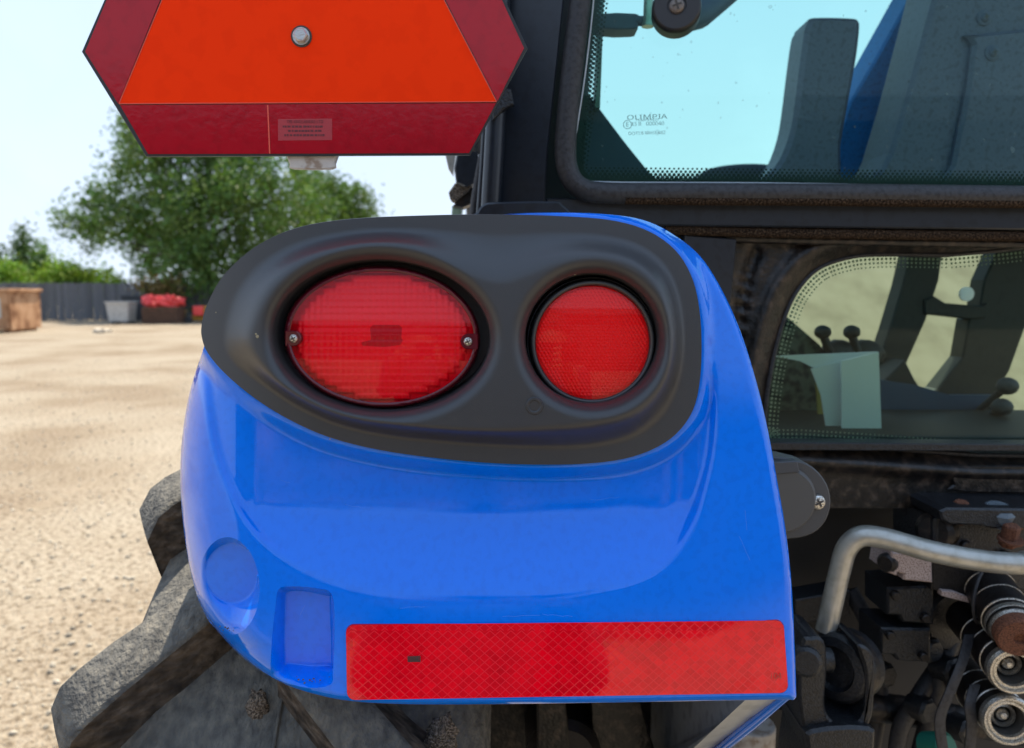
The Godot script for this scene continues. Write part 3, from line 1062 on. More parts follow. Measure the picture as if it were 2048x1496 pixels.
	for q: Array in [[800, 1216, 850, 1213], [1005, 1233, 1080, 1230], [1085, 1229, 1145, 1233], [1478, 1072, 1500, 1120], [1490, 1020, 1494, 1060], [610, 1210, 600, 1230], [560, 960, 580, 966], [690, 1010, 730, 1016], [1180, 1000, 1240, 994]]:
		var pts := []
		for k in 7:
			var t := k / 6.0
			var c := Vector2(lerpf(q[0], q[2], t), lerpf(q[1], q[3], t) + rng.randf_range(-1.2, 1.2))
			pts.append(W(c.x, c.y, fender_depth(c) + 0.00005))
		obj("scratch", tube(pts, 0.00015, 4), pale, fender)
	var crumb := mat(lin(0.30, 0.26, 0.17), 0.9)
	for q: Array in [[515, 673, 0.0014], [512, 668, 0.0009], [1150, 549, 0.0006], [660, 878, 0.0005], [432, 625, 0.0006]]:
		var o := obj("dust_speck", lump(Vector3(q[2], q[2], q[2] * 0.4), int(q[0]), 0.6, 5), crumb, panel)
		o.position = W(q[0], q[1], bezel_depth(Vector2(q[0], q[1])))
	make_tail_lamp()
	make_reflector()
	make_tape()

func make_tail_lamp() -> void:
	var lamp := Node3D.new()
	lamp.name = "tail_lamp"
	tractor.add_child(lamp)
	lamp.set_meta("label", "oval red ribbed tail lamp lens held by two screws")
	var L := Vector2(764, 674)
	var turn := 0.04
	var face := func(p: Vector2) -> float:
		var q := (p - L).rotated(-turn)
		var r2 := pow(q.x / 194.0, 2.0) + pow(q.y / 141.0, 2.0)
		return bezel_plane(L) - 0.002 - 0.0062 * (1.0 - r2) - (p.y - L.y) * 0.000036
	# smooth outer shell
	obj("lens", sheet(566, 528, 962, 820, 6.0, face, [func(p): return ell(L, 186, 133, p, turn)]), M.lens_shell, lamp)
	obj("lens_rim", sheet(562, 524, 966, 824, 4.0, func(p):
		var e := ell(L, 190, 137, p, turn)
		return face.call(p) - 0.0018 * maxf(0.0, 1.0 - pow(e / 6.0, 2.0)) + 0.01 * maxf(0.0, e / 6.0 - 0.4), [func(p): return ell(L, 196, 143, p, turn), func(p): return -ell(L, 184, 131, p, turn)]), M.lens_rim, lamp)
	# ribbed inner face: rows of small pillows, each row ending where the oval does
	var rows := func(p: Vector2) -> float:
		var q: Vector2 = p - L
		var row: float = floor((q.y + 138.0) / 13.2)
		var v: float = (q.y + 138.0) / 13.2 - row
		var yc: float = (row + 0.5) * 13.2 - 138.0
		var half: float = 176.0 * sqrt(maxf(0.0, 1.0 - pow(yc / 127.0, 2.0))) - 4.0
		var z: float = face.call(p) + 0.0065
		var ends: float = half - absf(q.x)
		if ends <= 0.0:
			return z + 0.0012
		var u: float = fposmod(q.x, 12.4) / 12.4
		var saw: float = v if row < 10.0 else 1.0 - v
		var cap: float = sqrt(clampf(ends / 14.0, 0.0, 1.0))
		return z - 0.0013 * cap * (0.30 + 0.70 * saw) * sqrt(minf(1.0, 8.0 * v * (1.0 - v))) - 0.0008 * cap * sin(PI * u)
	var dark := PackedVector2Array([Vector2(740, 656), Vector2(746, 650), Vector2(798, 650), Vector2(804, 656), Vector2(802, 676), Vector2(806, 680), Vector2(800, 690), Vector2(768, 694), Vector2(724, 691), Vector2(722, 685), Vector2(742, 680)])
	obj("prism_rows", sheet(572, 534, 956, 814, 2.2, rows, [func(p): return ell(L, 184, 131, p, turn), func(p): return -sdp(dark, p)]), M.lens_core, lamp)
	# the bulb holder darkens the rows before it
	obj("bulb_holder", sheet(700, 630, 820, 716, 2.2, rows, [func(p): return sdp(dark, p)]), M.socket, lamp)
	# screw lugs
	for s: Array in [[587, 677, 570], [936, 683, 956]]:
		var sx: float = s[0]
		var sy: float = s[1]
		var out: float = s[2]
		var d: float = face.call(Vector2(sx, sy)) - 0.0012
		var lug := PackedVector2Array()
		var dirx := signf(sx - out)
		for k in 9:
			var a := -PI / 2 + PI * k / 8.0
			lug.append(Vector2(sx + dirx * cos(a) * 15.0, sy + sin(a) * 15.5))
		lug.append(Vector2(out, sy + 15.5))
		lug.append(Vector2(out, sy - 15.5))
		obj("screw_lug", prism(lug, d, 0.006, 1.5), M.lens_rim, lamp)
		var at := W(sx, sy, d - 0.0008)
		screw("screw", at, 0.0033, Vector3(0, 0, 1), M.bright, lamp)
		slot_shade(at, 0.0033, Vector3(0, 0, 1), 0.5, M.dark_fill, lamp)

func make_reflector() -> void:
	var R := Node3D.new()
	R.name = "round_reflector"
	tractor.add_child(R)
	R.set_meta("label", "round red prismatic reflector in a black rim")
	var C := Vector2(1185, 685)
	var face := func(p: Vector2) -> float:
		var q: Vector2 = p - C
		return bezel_plane(C) + 0.001 - 0.0022 * (1.0 - q.length_squared() / 13225.0) - (p.y - C.y) * 0.000030
	# honeycomb of tiny prisms
	obj("prism_face", sheet(1066, 566, 1304, 804, 1.9, func(p):
		var q: Vector2 = (p - C) / 7.6
		var best := 1e9
		var r0: float = round(q.y / 0.866)
		for dr in [-1, 0, 1]:
			var r: float = r0 + dr
			var off: float = 0.5 * fposmod(r, 2.0)
			var cx: float = round(q.x - off) + off
			best = minf(best, (q - Vector2(cx, r * 0.866)).length())
		var rim: float = clampf((113.0 - (p - C).length()) / 5.0, 0.0, 1.0)
		return face.call(p) + 0.0022 - 0.0018 * rim * (1.0 - 1.5 * best), [func(p): return (p - C).length() - 113.5]), M.reflector, R)
	obj("clear_face", sheet(1064, 564, 1306, 806, 8.0, face, [func(p): return (p - C).length() - 115.0]), M.lens_shell, R)
	var at := W(C.x, C.y, bezel_plane(C) + 0.001)
	var k := bezel_plane(C) / FPX
	obj("rim", lathe([[114.5 * k, -0.004], [114.5 * k, 0.0012], [117 * k, 0.0026], [121 * k, 0.0028], [124 * k, 0.0012], [126 * k, -0.010]], at, Vector3(0, 0.03, 1), 72, true), M.bezel, R)
	obj("rim", lathe([[126 * k, -0.012], [128 * k, -0.006], [132 * k, -0.006], [134 * k, -0.02]], at, Vector3(0, 0.03, 1), 72, true), M.well, R)

func make_tape() -> void:
	# retroreflective sheet: diamond cells printed between raised seams
	var im := Image.create(1792, 304, false, Image.FORMAT_RGB8)
	var hm := Image.create(1792, 304, false, Image.FORMAT_L8)
	rng.seed = 90
	var tone := {}
	var n := FastNoiseLite.new()
	n.seed = 8
	n.frequency = 0.004
	var n2 := FastNoiseLite.new()
	n2.seed = 9
	n2.frequency = 0.05
	for y in 304:
		for x in 1792:
			var a := (x * 1.0 + y * 1.22) / 44.6
			var b := (x * 1.0 - y * 1.22) / 44.6
			var fa := absf(a - round(a))
			var fb := absf(b - round(b))
			var e := minf(fa, fb)
			var line := clampf(1.0 - (e - 0.045) / 0.035, 0.0, 1.0)
			var key := Vector2i(floori(a), floori(b))
			if not tone.has(key):
				tone[key] = rng.randf_range(0.95, 1.04)
			var t: float = tone[key] * (0.98 + 0.10 * n.get_noise_2d(x, y) + 0.05 * n2.get_noise_2d(x, y))
			var c := Color(0.97 * t, 0.008, 0.11 * t).lerp(Color(0.96, 0.20, 0.24), line * 0.75)
			im.set_pixel(x, y, c)
			hm.set_pixel(x, y, Color.WHITE * (0.5 + 0.5 * line))
	var m := mat(Color.WHITE, 0.03, 0.0, 0.55)
	m.albedo_texture = ImageTexture.create_from_image(im)
	m.heightmap_enabled = true
	m.heightmap_texture = ImageTexture.create_from_image(hm)
	m.heightmap_scale = 0.002
	m.uv1_scale = Vector3(1.0 / 0.319, 1.0 / 0.0540, 1)
	m.uv1_offset = Vector3(0.12 / 0.319, 0, 0)
	var line := PackedVector2Array()
	for c: Array in [[692, 1250, 1], [1568, 1241, 2], [1576, 1386, 3], [694, 1400, 4]]:
		var ctr: Vector2 = Vector2(c[0], c[1]) + [Vector2(15, 15), Vector2(-15, 15), Vector2(-15, -15), Vector2(15, -15)][c[2] - 1]
		for k in 6:
			var a: float = PI + (c[2] - 1) * PI / 2 + k / 5.0 * PI / 2
			line.append(ctr + Vector2(cos(a), sin(a)) * 15.0)
	var depth := func(p: Vector2) -> float: return 0.533 + (1405.0 - p.y) * 0.000074 + 1.6e-7 * pow(maxf(0.0, p.x - 1390.0), 2.0) - 0.0011
	var t := obj("reflective_tape", sheet(688, 1236, 1582, 1406, 8.0, depth, [func(p): return sdp(line, p)]), m, tractor, "strip of red reflective tape with a diamond pattern")
	obj("edge", skirt(line, depth, [[0, 0], [0.6, 0.0004], [0.6, 0.0016]]), M.sign_red, t)
	var tilt := Vector3(-0.22, 0, 0)
	var d: float = depth.call(Vector2(828, 1319)) - 0.0004
	obj("logo_patch", prism([[815, 1313], [841, 1312], [841, 1325], [815, 1326]], d, 0.0002), M.ink, t)
	words("lettering", "3M", W(828, 1319, d - 0.0004), 0.0034, M.dark_fill, t, tilt)
	words("lettering", "104", W(1551, 1352, depth.call(Vector2(1551, 1352)) - 0.0004), 0.0042, mat(lin(0.45, 0.05, 0.03), 0.5), t, tilt)

# ------------------------------------------------------------------ tyre
func make_tyre() -> void:
	var C := Vector3(-0.212, 0.716, -1.126)
	var prof := [[0.09, 0.34], [0.12, 0.36], [0.16, 0.42], [0.186, 0.50], [0.190, 0.55], [0.184, 0.60], [0.165, 0.632], [0.118, 0.650], [0.06, 0.657], [0.0, 0.659]]
	var full := []
	for q: Array in prof:
		full.append([q[1], -q[0]])
	for k in range(prof.size() - 2, -1, -1):
		full.append([prof[k][1], prof[k][0]])
	var tyre := obj("rear_tyre", lathe(full, Vector3.ZERO, Vector3.RIGHT, 120, true), M.tyre, tractor, "dusty tractor tyre with deep slanted lugs")
	tyre.position = C
	# mould seam round the middle
	var seam := []
	for k in 121:
		var a := TAU * k / 120
		seam.append(Vector3(0, sin(a) * 0.660, cos(a) * 0.660))
	obj("mould_seam", tube(seam, 0.0018, 5, false), M.tyre, tyre)
	obj("wheel_rim", lathe([[0.0001, -0.02], [0.24, -0.02], [0.29, -0.08], [0.34, -0.09], [0.35, 0.0], [0.34, 0.09], [0.29, 0.08]], Vector3.ZERO, Vector3.RIGHT, 64), M.dirty_white, tyre)
	var carcass := func(x: float) -> float:
		var ax := absf(x)
		for k in range(prof.size() - 1, 0, -1):
			if ax <= prof[k - 1][0] or k == 4:
				return lerpf(prof[k][1], prof[k - 1][1], clampf((ax - prof[k][0]) / maxf(prof[k - 1][0] - prof[k][0], 0.001), 0.0, 1.0))
		return 0.7
	for side: int in [-1, 1]:
		# one lug: stations from the centre line to past the shoulder
		var nz := FastNoiseLite.new()
		nz.seed = 4 + side
		nz.frequency = 14.0
		var stations := []
		for k in 15:
			var s := k / 14.0
			var x := side * (0.012 + 0.181 * s)
			var th := -deg_to_rad(82.0) * (0.012 + 0.181 * s)
			var r0: float = carcass.call(x)
			var top := 0.702 - 0.008 * s * s - 0.026 * pow(maxf(0.0, s - 0.86) / 0.14, 2.0)
			stations.append([x, th, r0 - 0.012, top, 0.0245 + 0.005 * s, 0.036 + 0.010 * s])
		var top_v := PackedVector3Array()
		var top_i := PackedInt32Array()
		var wall_v := PackedVector3Array()
		var wall_i := PackedInt32Array()
		var pt := func(st: Array, off: float, r: float) -> Vector3:
			# off is measured along the tread at a right angle to the lug
			var a: float = st[1] + off * 0.78 / r
			var x: float = st[0] + side * off * 0.45
			var q := Vector3(x, sin(a) * r, cos(a) * r)
			return q * (1.0 + 0.004 * nz.get_noise_3dv(q))
		for st: Array in stations:
			var wt: float = st[4]
			var wb: float = st[5]
			for row: Array in [[-wt, st[3] - 0.004], [-wt * 0.86, st[3]], [0.0, st[3] + 0.001], [wt * 0.86, st[3]], [wt, st[3] - 0.004]]:
				top_v.append(pt.call(st, row[0], row[1]))
			for row: Array in [[-wb * 1.15, st[2] + 0.004], [-wb * 0.96, st[2] + 0.018], [-wt, st[3] - 0.004], [wt, st[3] - 0.004], [wb * 0.96, st[2] + 0.018], [wb * 1.15, st[2] + 0.004]]:
				wall_v.append(pt.call(st, row[0], row[1]))
		for k in 14:
			for j in 4:
				var i := k * 5 + j
				# along: i -> i+5, across: i -> i+1
				if side > 0:
					top_i.append_array(PackedInt32Array([i, i + 1, i + 5, i + 1, i + 6, i + 5]))
				else:
					top_i.append_array(PackedInt32Array([i, i + 5, i + 1, i + 1, i + 5, i + 6]))
			for j in [0, 1, 3, 4]:
				var i: int = k * 6 + j
				if side > 0:
					wall_i.append_array(PackedInt32Array([i, i + 1, i + 6, i + 1, i + 7, i + 6]))
				else:
					wall_i.append_array(PackedInt32Array([i, i + 6, i + 1, i + 1, i + 6, i + 7]))
		# outer end face
		var e := 14 * 5
		var f := 14 * 6
		var s0 := wall_v.size()
		for q: Vector3 in [wall_v[f], wall_v[f + 1], top_v[e], top_v[e + 2], top_v[e + 4], wall_v[f + 4], wall_v[f + 5]]:
			wall_v.append(q)
		for k in range(1, 6):
			if side > 0:
				wall_i.append_array(PackedInt32Array([s0, s0 + k, s0 + k + 1]))
			else:
				wall_i.append_array(PackedInt32Array([s0, s0 + k + 1, s0 + k]))
		var tm := finish(top_v, top_i)
		tm.add_surface_from_arrays(Mesh.PRIMITIVE_TRIANGLES, finish(wall_v, wall_i).surface_get_arrays(0))
		tm.surface_set_material(0, M.tyre)
		tm.surface_set_material(1, M.tyre_dirt)
		for k in range(-5, 6):
			var a := 57.6 + 18.95 * k + (9.5 if side > 0 else 0.0)
			var l := obj("lug", tm, null, tyre)
			l.rotation.x = -deg_to_rad(a)
	# clots of dried mud
	for q: Array in [[515, 1412, 0.010], [885, 1478, 0.014], [870, 1490, 0.009]]:
		var at := tyre_hit(q[0], q[1], 0.662)
		var o := obj("mud_clot", lump(Vector3(q[2], q[2] * 1.4, q[2] * 0.6), int(q[0]), 0.7, 8), M.mud, tyre)
		o.position = at - C

func tyre_hit(px: float, py: float, r: float) -> Vector3:
	var a := W(px, py, 1.0) - Vector3(0, EYE, 0)
	var o := Vector2(1.126, EYE - 0.716)   # the wheel's centre: distance, and height below the eye
	var dz := 1.0
	var dy := a.y
	var A := dz * dz + dy * dy
	var B := 2.0 * (-o.x * dz + o.y * dy)
	var Cc := o.x * o.x + o.y * o.y - r * r
	var disc := B * B - 4.0 * A * Cc
	var t := (-B - sqrt(maxf(disc, 0.0))) / (2.0 * A)
	return Vector3(0, EYE, 0) + a * t

# ------------------------------------------------------------------ cab
func part(called: String, label := "") -> Node3D:
	var n := Node3D.new()
	n.name = called
	tractor.add_child(n, true)
	if label:
		n.set_meta("label", label)
	return n

func px3(pts: Array, d: float) -> Array:
	var o := []
	for p: Array in pts:
		o.append(W(p[0], p[1], p[2] if p.size() > 2 else d))
	return o

func dots(called: String, spots: Array, r: float, m: Material, parent: Node3D, sides := 8) -> void:
	# flat printed or dried dots: [point, scale]
	var mm := MultiMesh.new()
	mm.transform_format = MultiMesh.TRANSFORM_3D
	mm.mesh = lathe([[r, -0.0001], [r * 0.9, 0.0001], [0.00001, 0.00012]], Vector3.ZERO, Vector3.BACK, sides)
	mm.instance_count = spots.size()
	for i in spots.size():
		mm.set_instance_transform(i, Transform3D(Basis().scaled(Vector3(spots[i][1], spots[i][1] * (spots[i][2] if spots[i].size() > 2 else 1.0), 1.0)), spots[i][0]))
	var o := MultiMeshInstance3D.new()
	o.name = called
	o.multimesh = mm
	o.material_override = m
	o.set_meta("kind", "stuff")
	parent.add_child(o, true)

func make_cab() -> void:
	# corner pillar with its rounded outer edge, foot and the dark gap beside the window
	var pil := part("cab_pillar", "glossy dark navy corner pillar of the cab")
	obj("face", prism([[992, -160], [1140, -160], [1128, 0], [1110, 170], [1096, 300], [1089, 406], [984, 406], [988, 250]], 0.90, 0.10, 3.0, Vector2(-0.12, 0)), M.cab, pil)
	obj("rounded_edge", tube(smooth3(px3([[1003, -160], [1000, 0], [995, 150], [988, 300], [981, 415]], 0.893), 4), 0.0115, 20), M.cab, pil)
	obj("sheet_edge", tube(px3([[978, -160], [974, 200], [966, 330], [958, 432]], 0.90), 0.004, 10), M.cab, pil)
	obj("foot", prism(smooth_line([[948, 440], [954, 424], [966, 409], [990, 404], [1100, 402], [1124, 408], [1134, 440]], true, 3), 0.865, 0.12, 4.0), M.cab, pil)
	obj("gap_backing", prism([[1080, -160], [1220, -160], [1180, 120], [1160, 440], [1060, 440]], 1.02, 0.02), M.cab_black, pil)
	obj("bracket", prism([[985, 170], [1022, 178], [1028, 208], [1010, 216], [985, 240]], 0.875, 0.012, 2.0), M.iron, pil)
	# fittings beyond the pillar
	var mir := part("mirror_bracket", "dark and brown mirror bracket behind the pillar")
	obj("plate", prism([[888, 300], [912, 300], [905, 350], [897, 338]], 1.12, 0.02, 1.0), M.zinc, mir)
	obj("hinge", prism(smooth_line([[914, 306], [956, 306], [948, 366], [912, 366]], true, 2), 1.08, 0.05, 3.0), M.cab, mir)
	obj("strut", prism([[910, 366], [944, 366], [938, 380], [910, 402], [900, 398], [897, 385]], 1.09, 0.04, 2.0), M.mud, mir)
	obj("strut", prism([[905, 412], [942, 374], [952, 380], [948, 404], [925, 415]], 1.10, 0.03, 2.0), M.grimy, mir)
	obj("hose", tube(px3([[966, 310], [958, 350], [950, 400], [944, 450]], 1.06), 0.006, 10), M.rubber, mir)
	obj("lamp_glass", prism([[904, 412], [924, 412], [920, 450], [902, 450]], 1.14, 0.03, 2.0), mat(lin(0.25, 0.36, 0.27), 0.4), mir)
	# cross beam under the upper window
	var beam := part("cross_beam", "dark navy cross beam under the rear window with a dirty lower seam")
	obj("face", prism([[1092, 396], [2300, 402], [2300, 462], [1400, 452], [1092, 446]], 0.905, 0.07, 3.0), M.cab, beam)
	obj("dirt_seam", tube(smooth3(px3([[1330, 458], [1500, 464], [1800, 469], [2300, 476]], 0.915), 6), 0.0065, 10), M.caked, beam)
	obj("lower_lip", tube(smooth3(px3([[1450, 476], [1700, 482], [2300, 492]], 0.925), 6), 0.006, 10), M.grimy, beam)
	make_upper_window()
	make_lower_window()
	make_seat()
	# roof, front posts and floor out of view, so that the cab shades its inside
	var sh := part("cab_shell", "dark cab roof and front frame")
	obj("roof", bbox(Vector3(1.36, 0.12, 0.9), 0.04), M.cab, sh).position = Vector3(0.68, 2.52, -1.35)
	for x in [-0.10, 1.34]:
		obj("front_post", tube([Vector3(x, 1.0, -2.35), Vector3(x, 2.48, -1.95)], 0.03, 10), M.cab, sh)
	obj("rear_post", tube([Vector3(1.34, 1.0, -1.0), Vector3(1.34, 2.48, -1.0)], 0.04, 10), M.cab, sh)
	obj("header", tube(px3([[1000, -160], [1003, -260], [1060, -520]], 0.90), 0.03, 10), M.cab, sh)

func make_upper_window() -> void:
	var win := part("upper_window", "tilted green tinted rear window with a black rubber edge")
	var path := [[1178, -160], [1166, -60], [1158, 20], [1141, 170], [1131, 290], [1137, 345], [1162, 376], [1215, 386], [1400, 387], [1700, 389], [2300, 396]]
	obj("rubber_seal", tube(smooth3(px3(path, 0.897), 6), 0.0125, 16), M.rubber, win)
	# dirt caked along the lower edge of the seal
	var caked := []
	for p: Array in [[1250, 397], [1400, 399], [1600, 400], [1800, 402], [2300, 408]]:
		caked.append(W(p[0], p[1], 0.893))
	obj("dirt_strip", tube(smooth3(caked, 6), 0.0068, 10), M.caked, win)
	var g := smooth_line([[1198, -160], [1190, -20], [1172, 150], [1153, 285], [1152, 325], [1168, 354], [1205, 362], [1500, 364], [2300, 372], [2300, -160]], true, 4)
	obj("glass", prism([[1188, -170], [1178, 0], [1160, 150], [1142, 290], [1144, 335], [1165, 368], [1205, 376], [1500, 378], [2310, 386], [2310, -170]], 0.906, 0.005), M.glass, win)
	obj("glass_edge", tube(smooth3(px3([[1196, -160], [1188, -10], [1170, 150], [1150, 285], [1150, 325], [1166, 355], [1205, 364], [1500, 366], [1800, 370], [2300, 377]], 0.8985), 6), 0.0009, 6), M.glass_edge, win)
	# printed dot border behind the glass
	var sp := []
	for r in 5:
		var x := 1164.0 + (r % 2) * 4.6
		while x < 2120.0:
			var y := 363.0 - r * 6.0 + (x - 1500.0) * 0.010
			sp.append([W(x, y, 0.9125), 1.25 - 0.17 * r])
			x += 9.2
	for r in 5:
		var y := -20.0 + (r % 2) * 4.6
		while y < 335.0:
			var x := 1193.0 - (y + 20.0) * 0.125 + r * 6.0
			sp.append([W(x, y, 0.9125), 1.25 - 0.17 * r])
			y += 9.2
	dots("printed_dots", sp, 0.0025, M.frit, win, 6)
	obj("printed_border", prism([[1188, -160], [1202, -160], [1178, 150], [1160, 290], [1160, 325], [1175, 352], [1210, 360], [1500, 361], [2300, 369], [2300, 384], [1500, 376], [1200, 374], [1160, 366], [1142, 330], [1142, 290], [1164, 150]], 0.9127, 0.0006), M.frit, win)
	# dried water spots
	rng.seed = 77
	var sp2 := []
	for i in 110:
		sp2.append([W(rng.randf_range(1190, 2040), rng.randf_range(-10, 355), 0.9052), rng.randf_range(0.4, 1.3) * (0.7 if rng.randf() < 0.8 else 1.3), rng.randf_range(0.8, 1.5)])
	var spot := mat(Color(0.40, 0.52, 0.52, 0.22), 0.6)
	spot.transparency = BaseMaterial3D.TRANSPARENCY_ALPHA
	dots("water_spots", sp2, 0.0018, spot, win, 10)
	# maker's print
	var ink := mat(lin(0.16, 0.30, 0.29), 0.8)
	var tilt := Vector3(0, 0, 0.03)
	words("lettering", "OLIMPIA", W(1294, 234, 0.9048), 0.0052, ink, win, tilt, 1.7)
	words("lettering", "TEMPERED", W(1294, 240, 0.9048), 0.0026, ink, win, tilt, 1.6)
	words("lettering", "43 R   000040", W(1295, 247.5, 0.9048), 0.0042, ink, win, tilt, 1.15)
	words("lettering", "DOT18 MHD 482", W(1294, 266, 0.9048), 0.0036, ink, win, tilt, 1.2)
	words("lettering", "E", W(1255, 249, 0.9048), 0.0050, ink, win, tilt, 1.2)
	var ring := []
	for k in 25:
		ring.append(W(1255, 249, 0.9048) + Vector3(cos(TAU * k / 24), sin(TAU * k / 24), 0) * 0.0048)
	obj("print_ring", tube(ring, 0.00035, 4, false), ink, win)
	# hinge knob with its screw, and the gas strut behind the glass
	var kc := W(1352, 24, 0.893)
	var ax := Vector3(-0.16, 0.06, 1)
	var k := 0.9 / FPX
	var kn := obj("hinge_knob", lathe([[46 * k, -0.006], [46 * k, 0.010], [44 * k, 0.0145], [41 * k, 0.0165], [18 * k, 0.0165], [17 * k, 0.0150], [0.0001, 0.0150]], kc, ax, 48), M.cab, win)
	kn.material_override = mat(lin(0.018, 0.016, 0.016), 0.42)
	var sc := kc + ax.normalized() * 0.0150
	screw("screw", sc, 0.0085, ax, tri(mat(lin(0.20, 0.17, 0.15), 0.5, 0.6), 20.0, null, M.fine, 0.05), win)
	slot_shade(sc, 0.0085, ax, 0.3, M.dark_fill, win)
	obj("stay_arm", tube(px3([[1345, 45, 0.95], [1400, 32, 1.0], [1445, -5, 1.05], [1520, -70, 1.1]], 1.0), 0.0155, 12), M.inner, win)
	obj("latch_block", prism(smooth_line([[1196, 28], [1270, 27], [1276, 34], [1276, 52], [1268, 58], [1198, 56]], true, 2), 0.96, 0.03, 2.0), M.inner, win)
	obj("latch_tip", tube(px3([[1270, 42], [1288, 43]], 0.965), 0.006, 12), M.inner, win)
	obj("latch_pin", tube(px3([[1297, -12], [1296, 30], [1295, 54]], 0.96), [0.0055, 0.006, 0.0075], 12), M.zinc, win)

func make_seat() -> void:
	# behind the upper window: side trim, seat and raised armrest
	var trim := part("cab_trim", "dark trim panel in the window corner")
	obj("panel", prism([[1120, 120], [1186, 200], [1250, 285], [1312, 362], [1312, 420], [1100, 420], [1100, 120]], 1.04, 0.05, 2.0), M.inner, trim)
	obj("strip", prism([[1206, -160], [1214, -160], [1200, 216], [1190, 216]], 1.02, 0.03), mat(lin(0.18, 0.26, 0.26), 0.5), trim)
	obj("console", prism(smooth_line([[1385, 400], [1400, 350], [1430, 334], [1490, 327], [1545, 330], [1570, 345], [1570, 400]], true, 3), 1.5, 0.2, 4.0), M.inner, trim)
	var arm := part("armrest", "grey armrest folded upright beside the seat")
	var al := smooth_line([[1630, 33], [1705, 34], [1720, 40], [1722, 56], [1716, 110], [1700, 200], [1684, 290], [1668, 400], [1500, 400], [1535, 352], [1562, 318], [1582, 265], [1592, 210], [1602, 130], [1612, 60], [1619, 42]], true, 3)
	obj("pad", prism(al, 1.30, 0.07, 9.0), M.seat, arm)
	var seat := part("seat", "driver's seat with a blue cushion and a grey back shell")
	obj("cushion", prism([[1905, -160], [1980, -160], [1930, 0], [1890, 200], [1850, 420], [1640, 420], [1660, 330], [1695, 212], [1750, 118], [1816, 0]], 1.42, 0.10, 5.0), M.seat_blue, seat)
	var shell := PackedVector2Array([Vector2(1905, -160), Vector2(2400, -160), Vector2(2400, 420), Vector2(1700, 420), Vector2(1742, 356), Vector2(1764, 338), Vector2(1780, 305), Vector2(1815, 190), Vector2(1850, 60), Vector2(1866, 0)])
	obj("back_shell", prism(shell, 1.25, 0.10, 8.0), M.seat, seat)
	obj("raised_panel", prism(smooth_line([[1968, 66], [2400, 70], [2400, 420], [1890, 420], [1905, 330], [1935, 180], [1948, 90]], true, 3), 1.238, 0.02, 7.0), M.seat, seat)
	for s: Array in [[1968, 36, 1.25], [1985, 106, 1.238]]:
		var at := W(s[0], s[1], s[2] - 0.001)
		obj("washer", lathe([[0.012, -0.002], [0.012, 0.001], [0.009, 0.002], [0.0001, 0.002]], at, Vector3.BACK, 24), M.inner, seat)
		screw("screw", at + Vector3(0, 0, 0.002), 0.007, Vector3.BACK, M.seat, seat)
		slot_shade(at + Vector3(0, 0, 0.002), 0.007, Vector3.BACK, 0.2, M.dark_fill, seat)

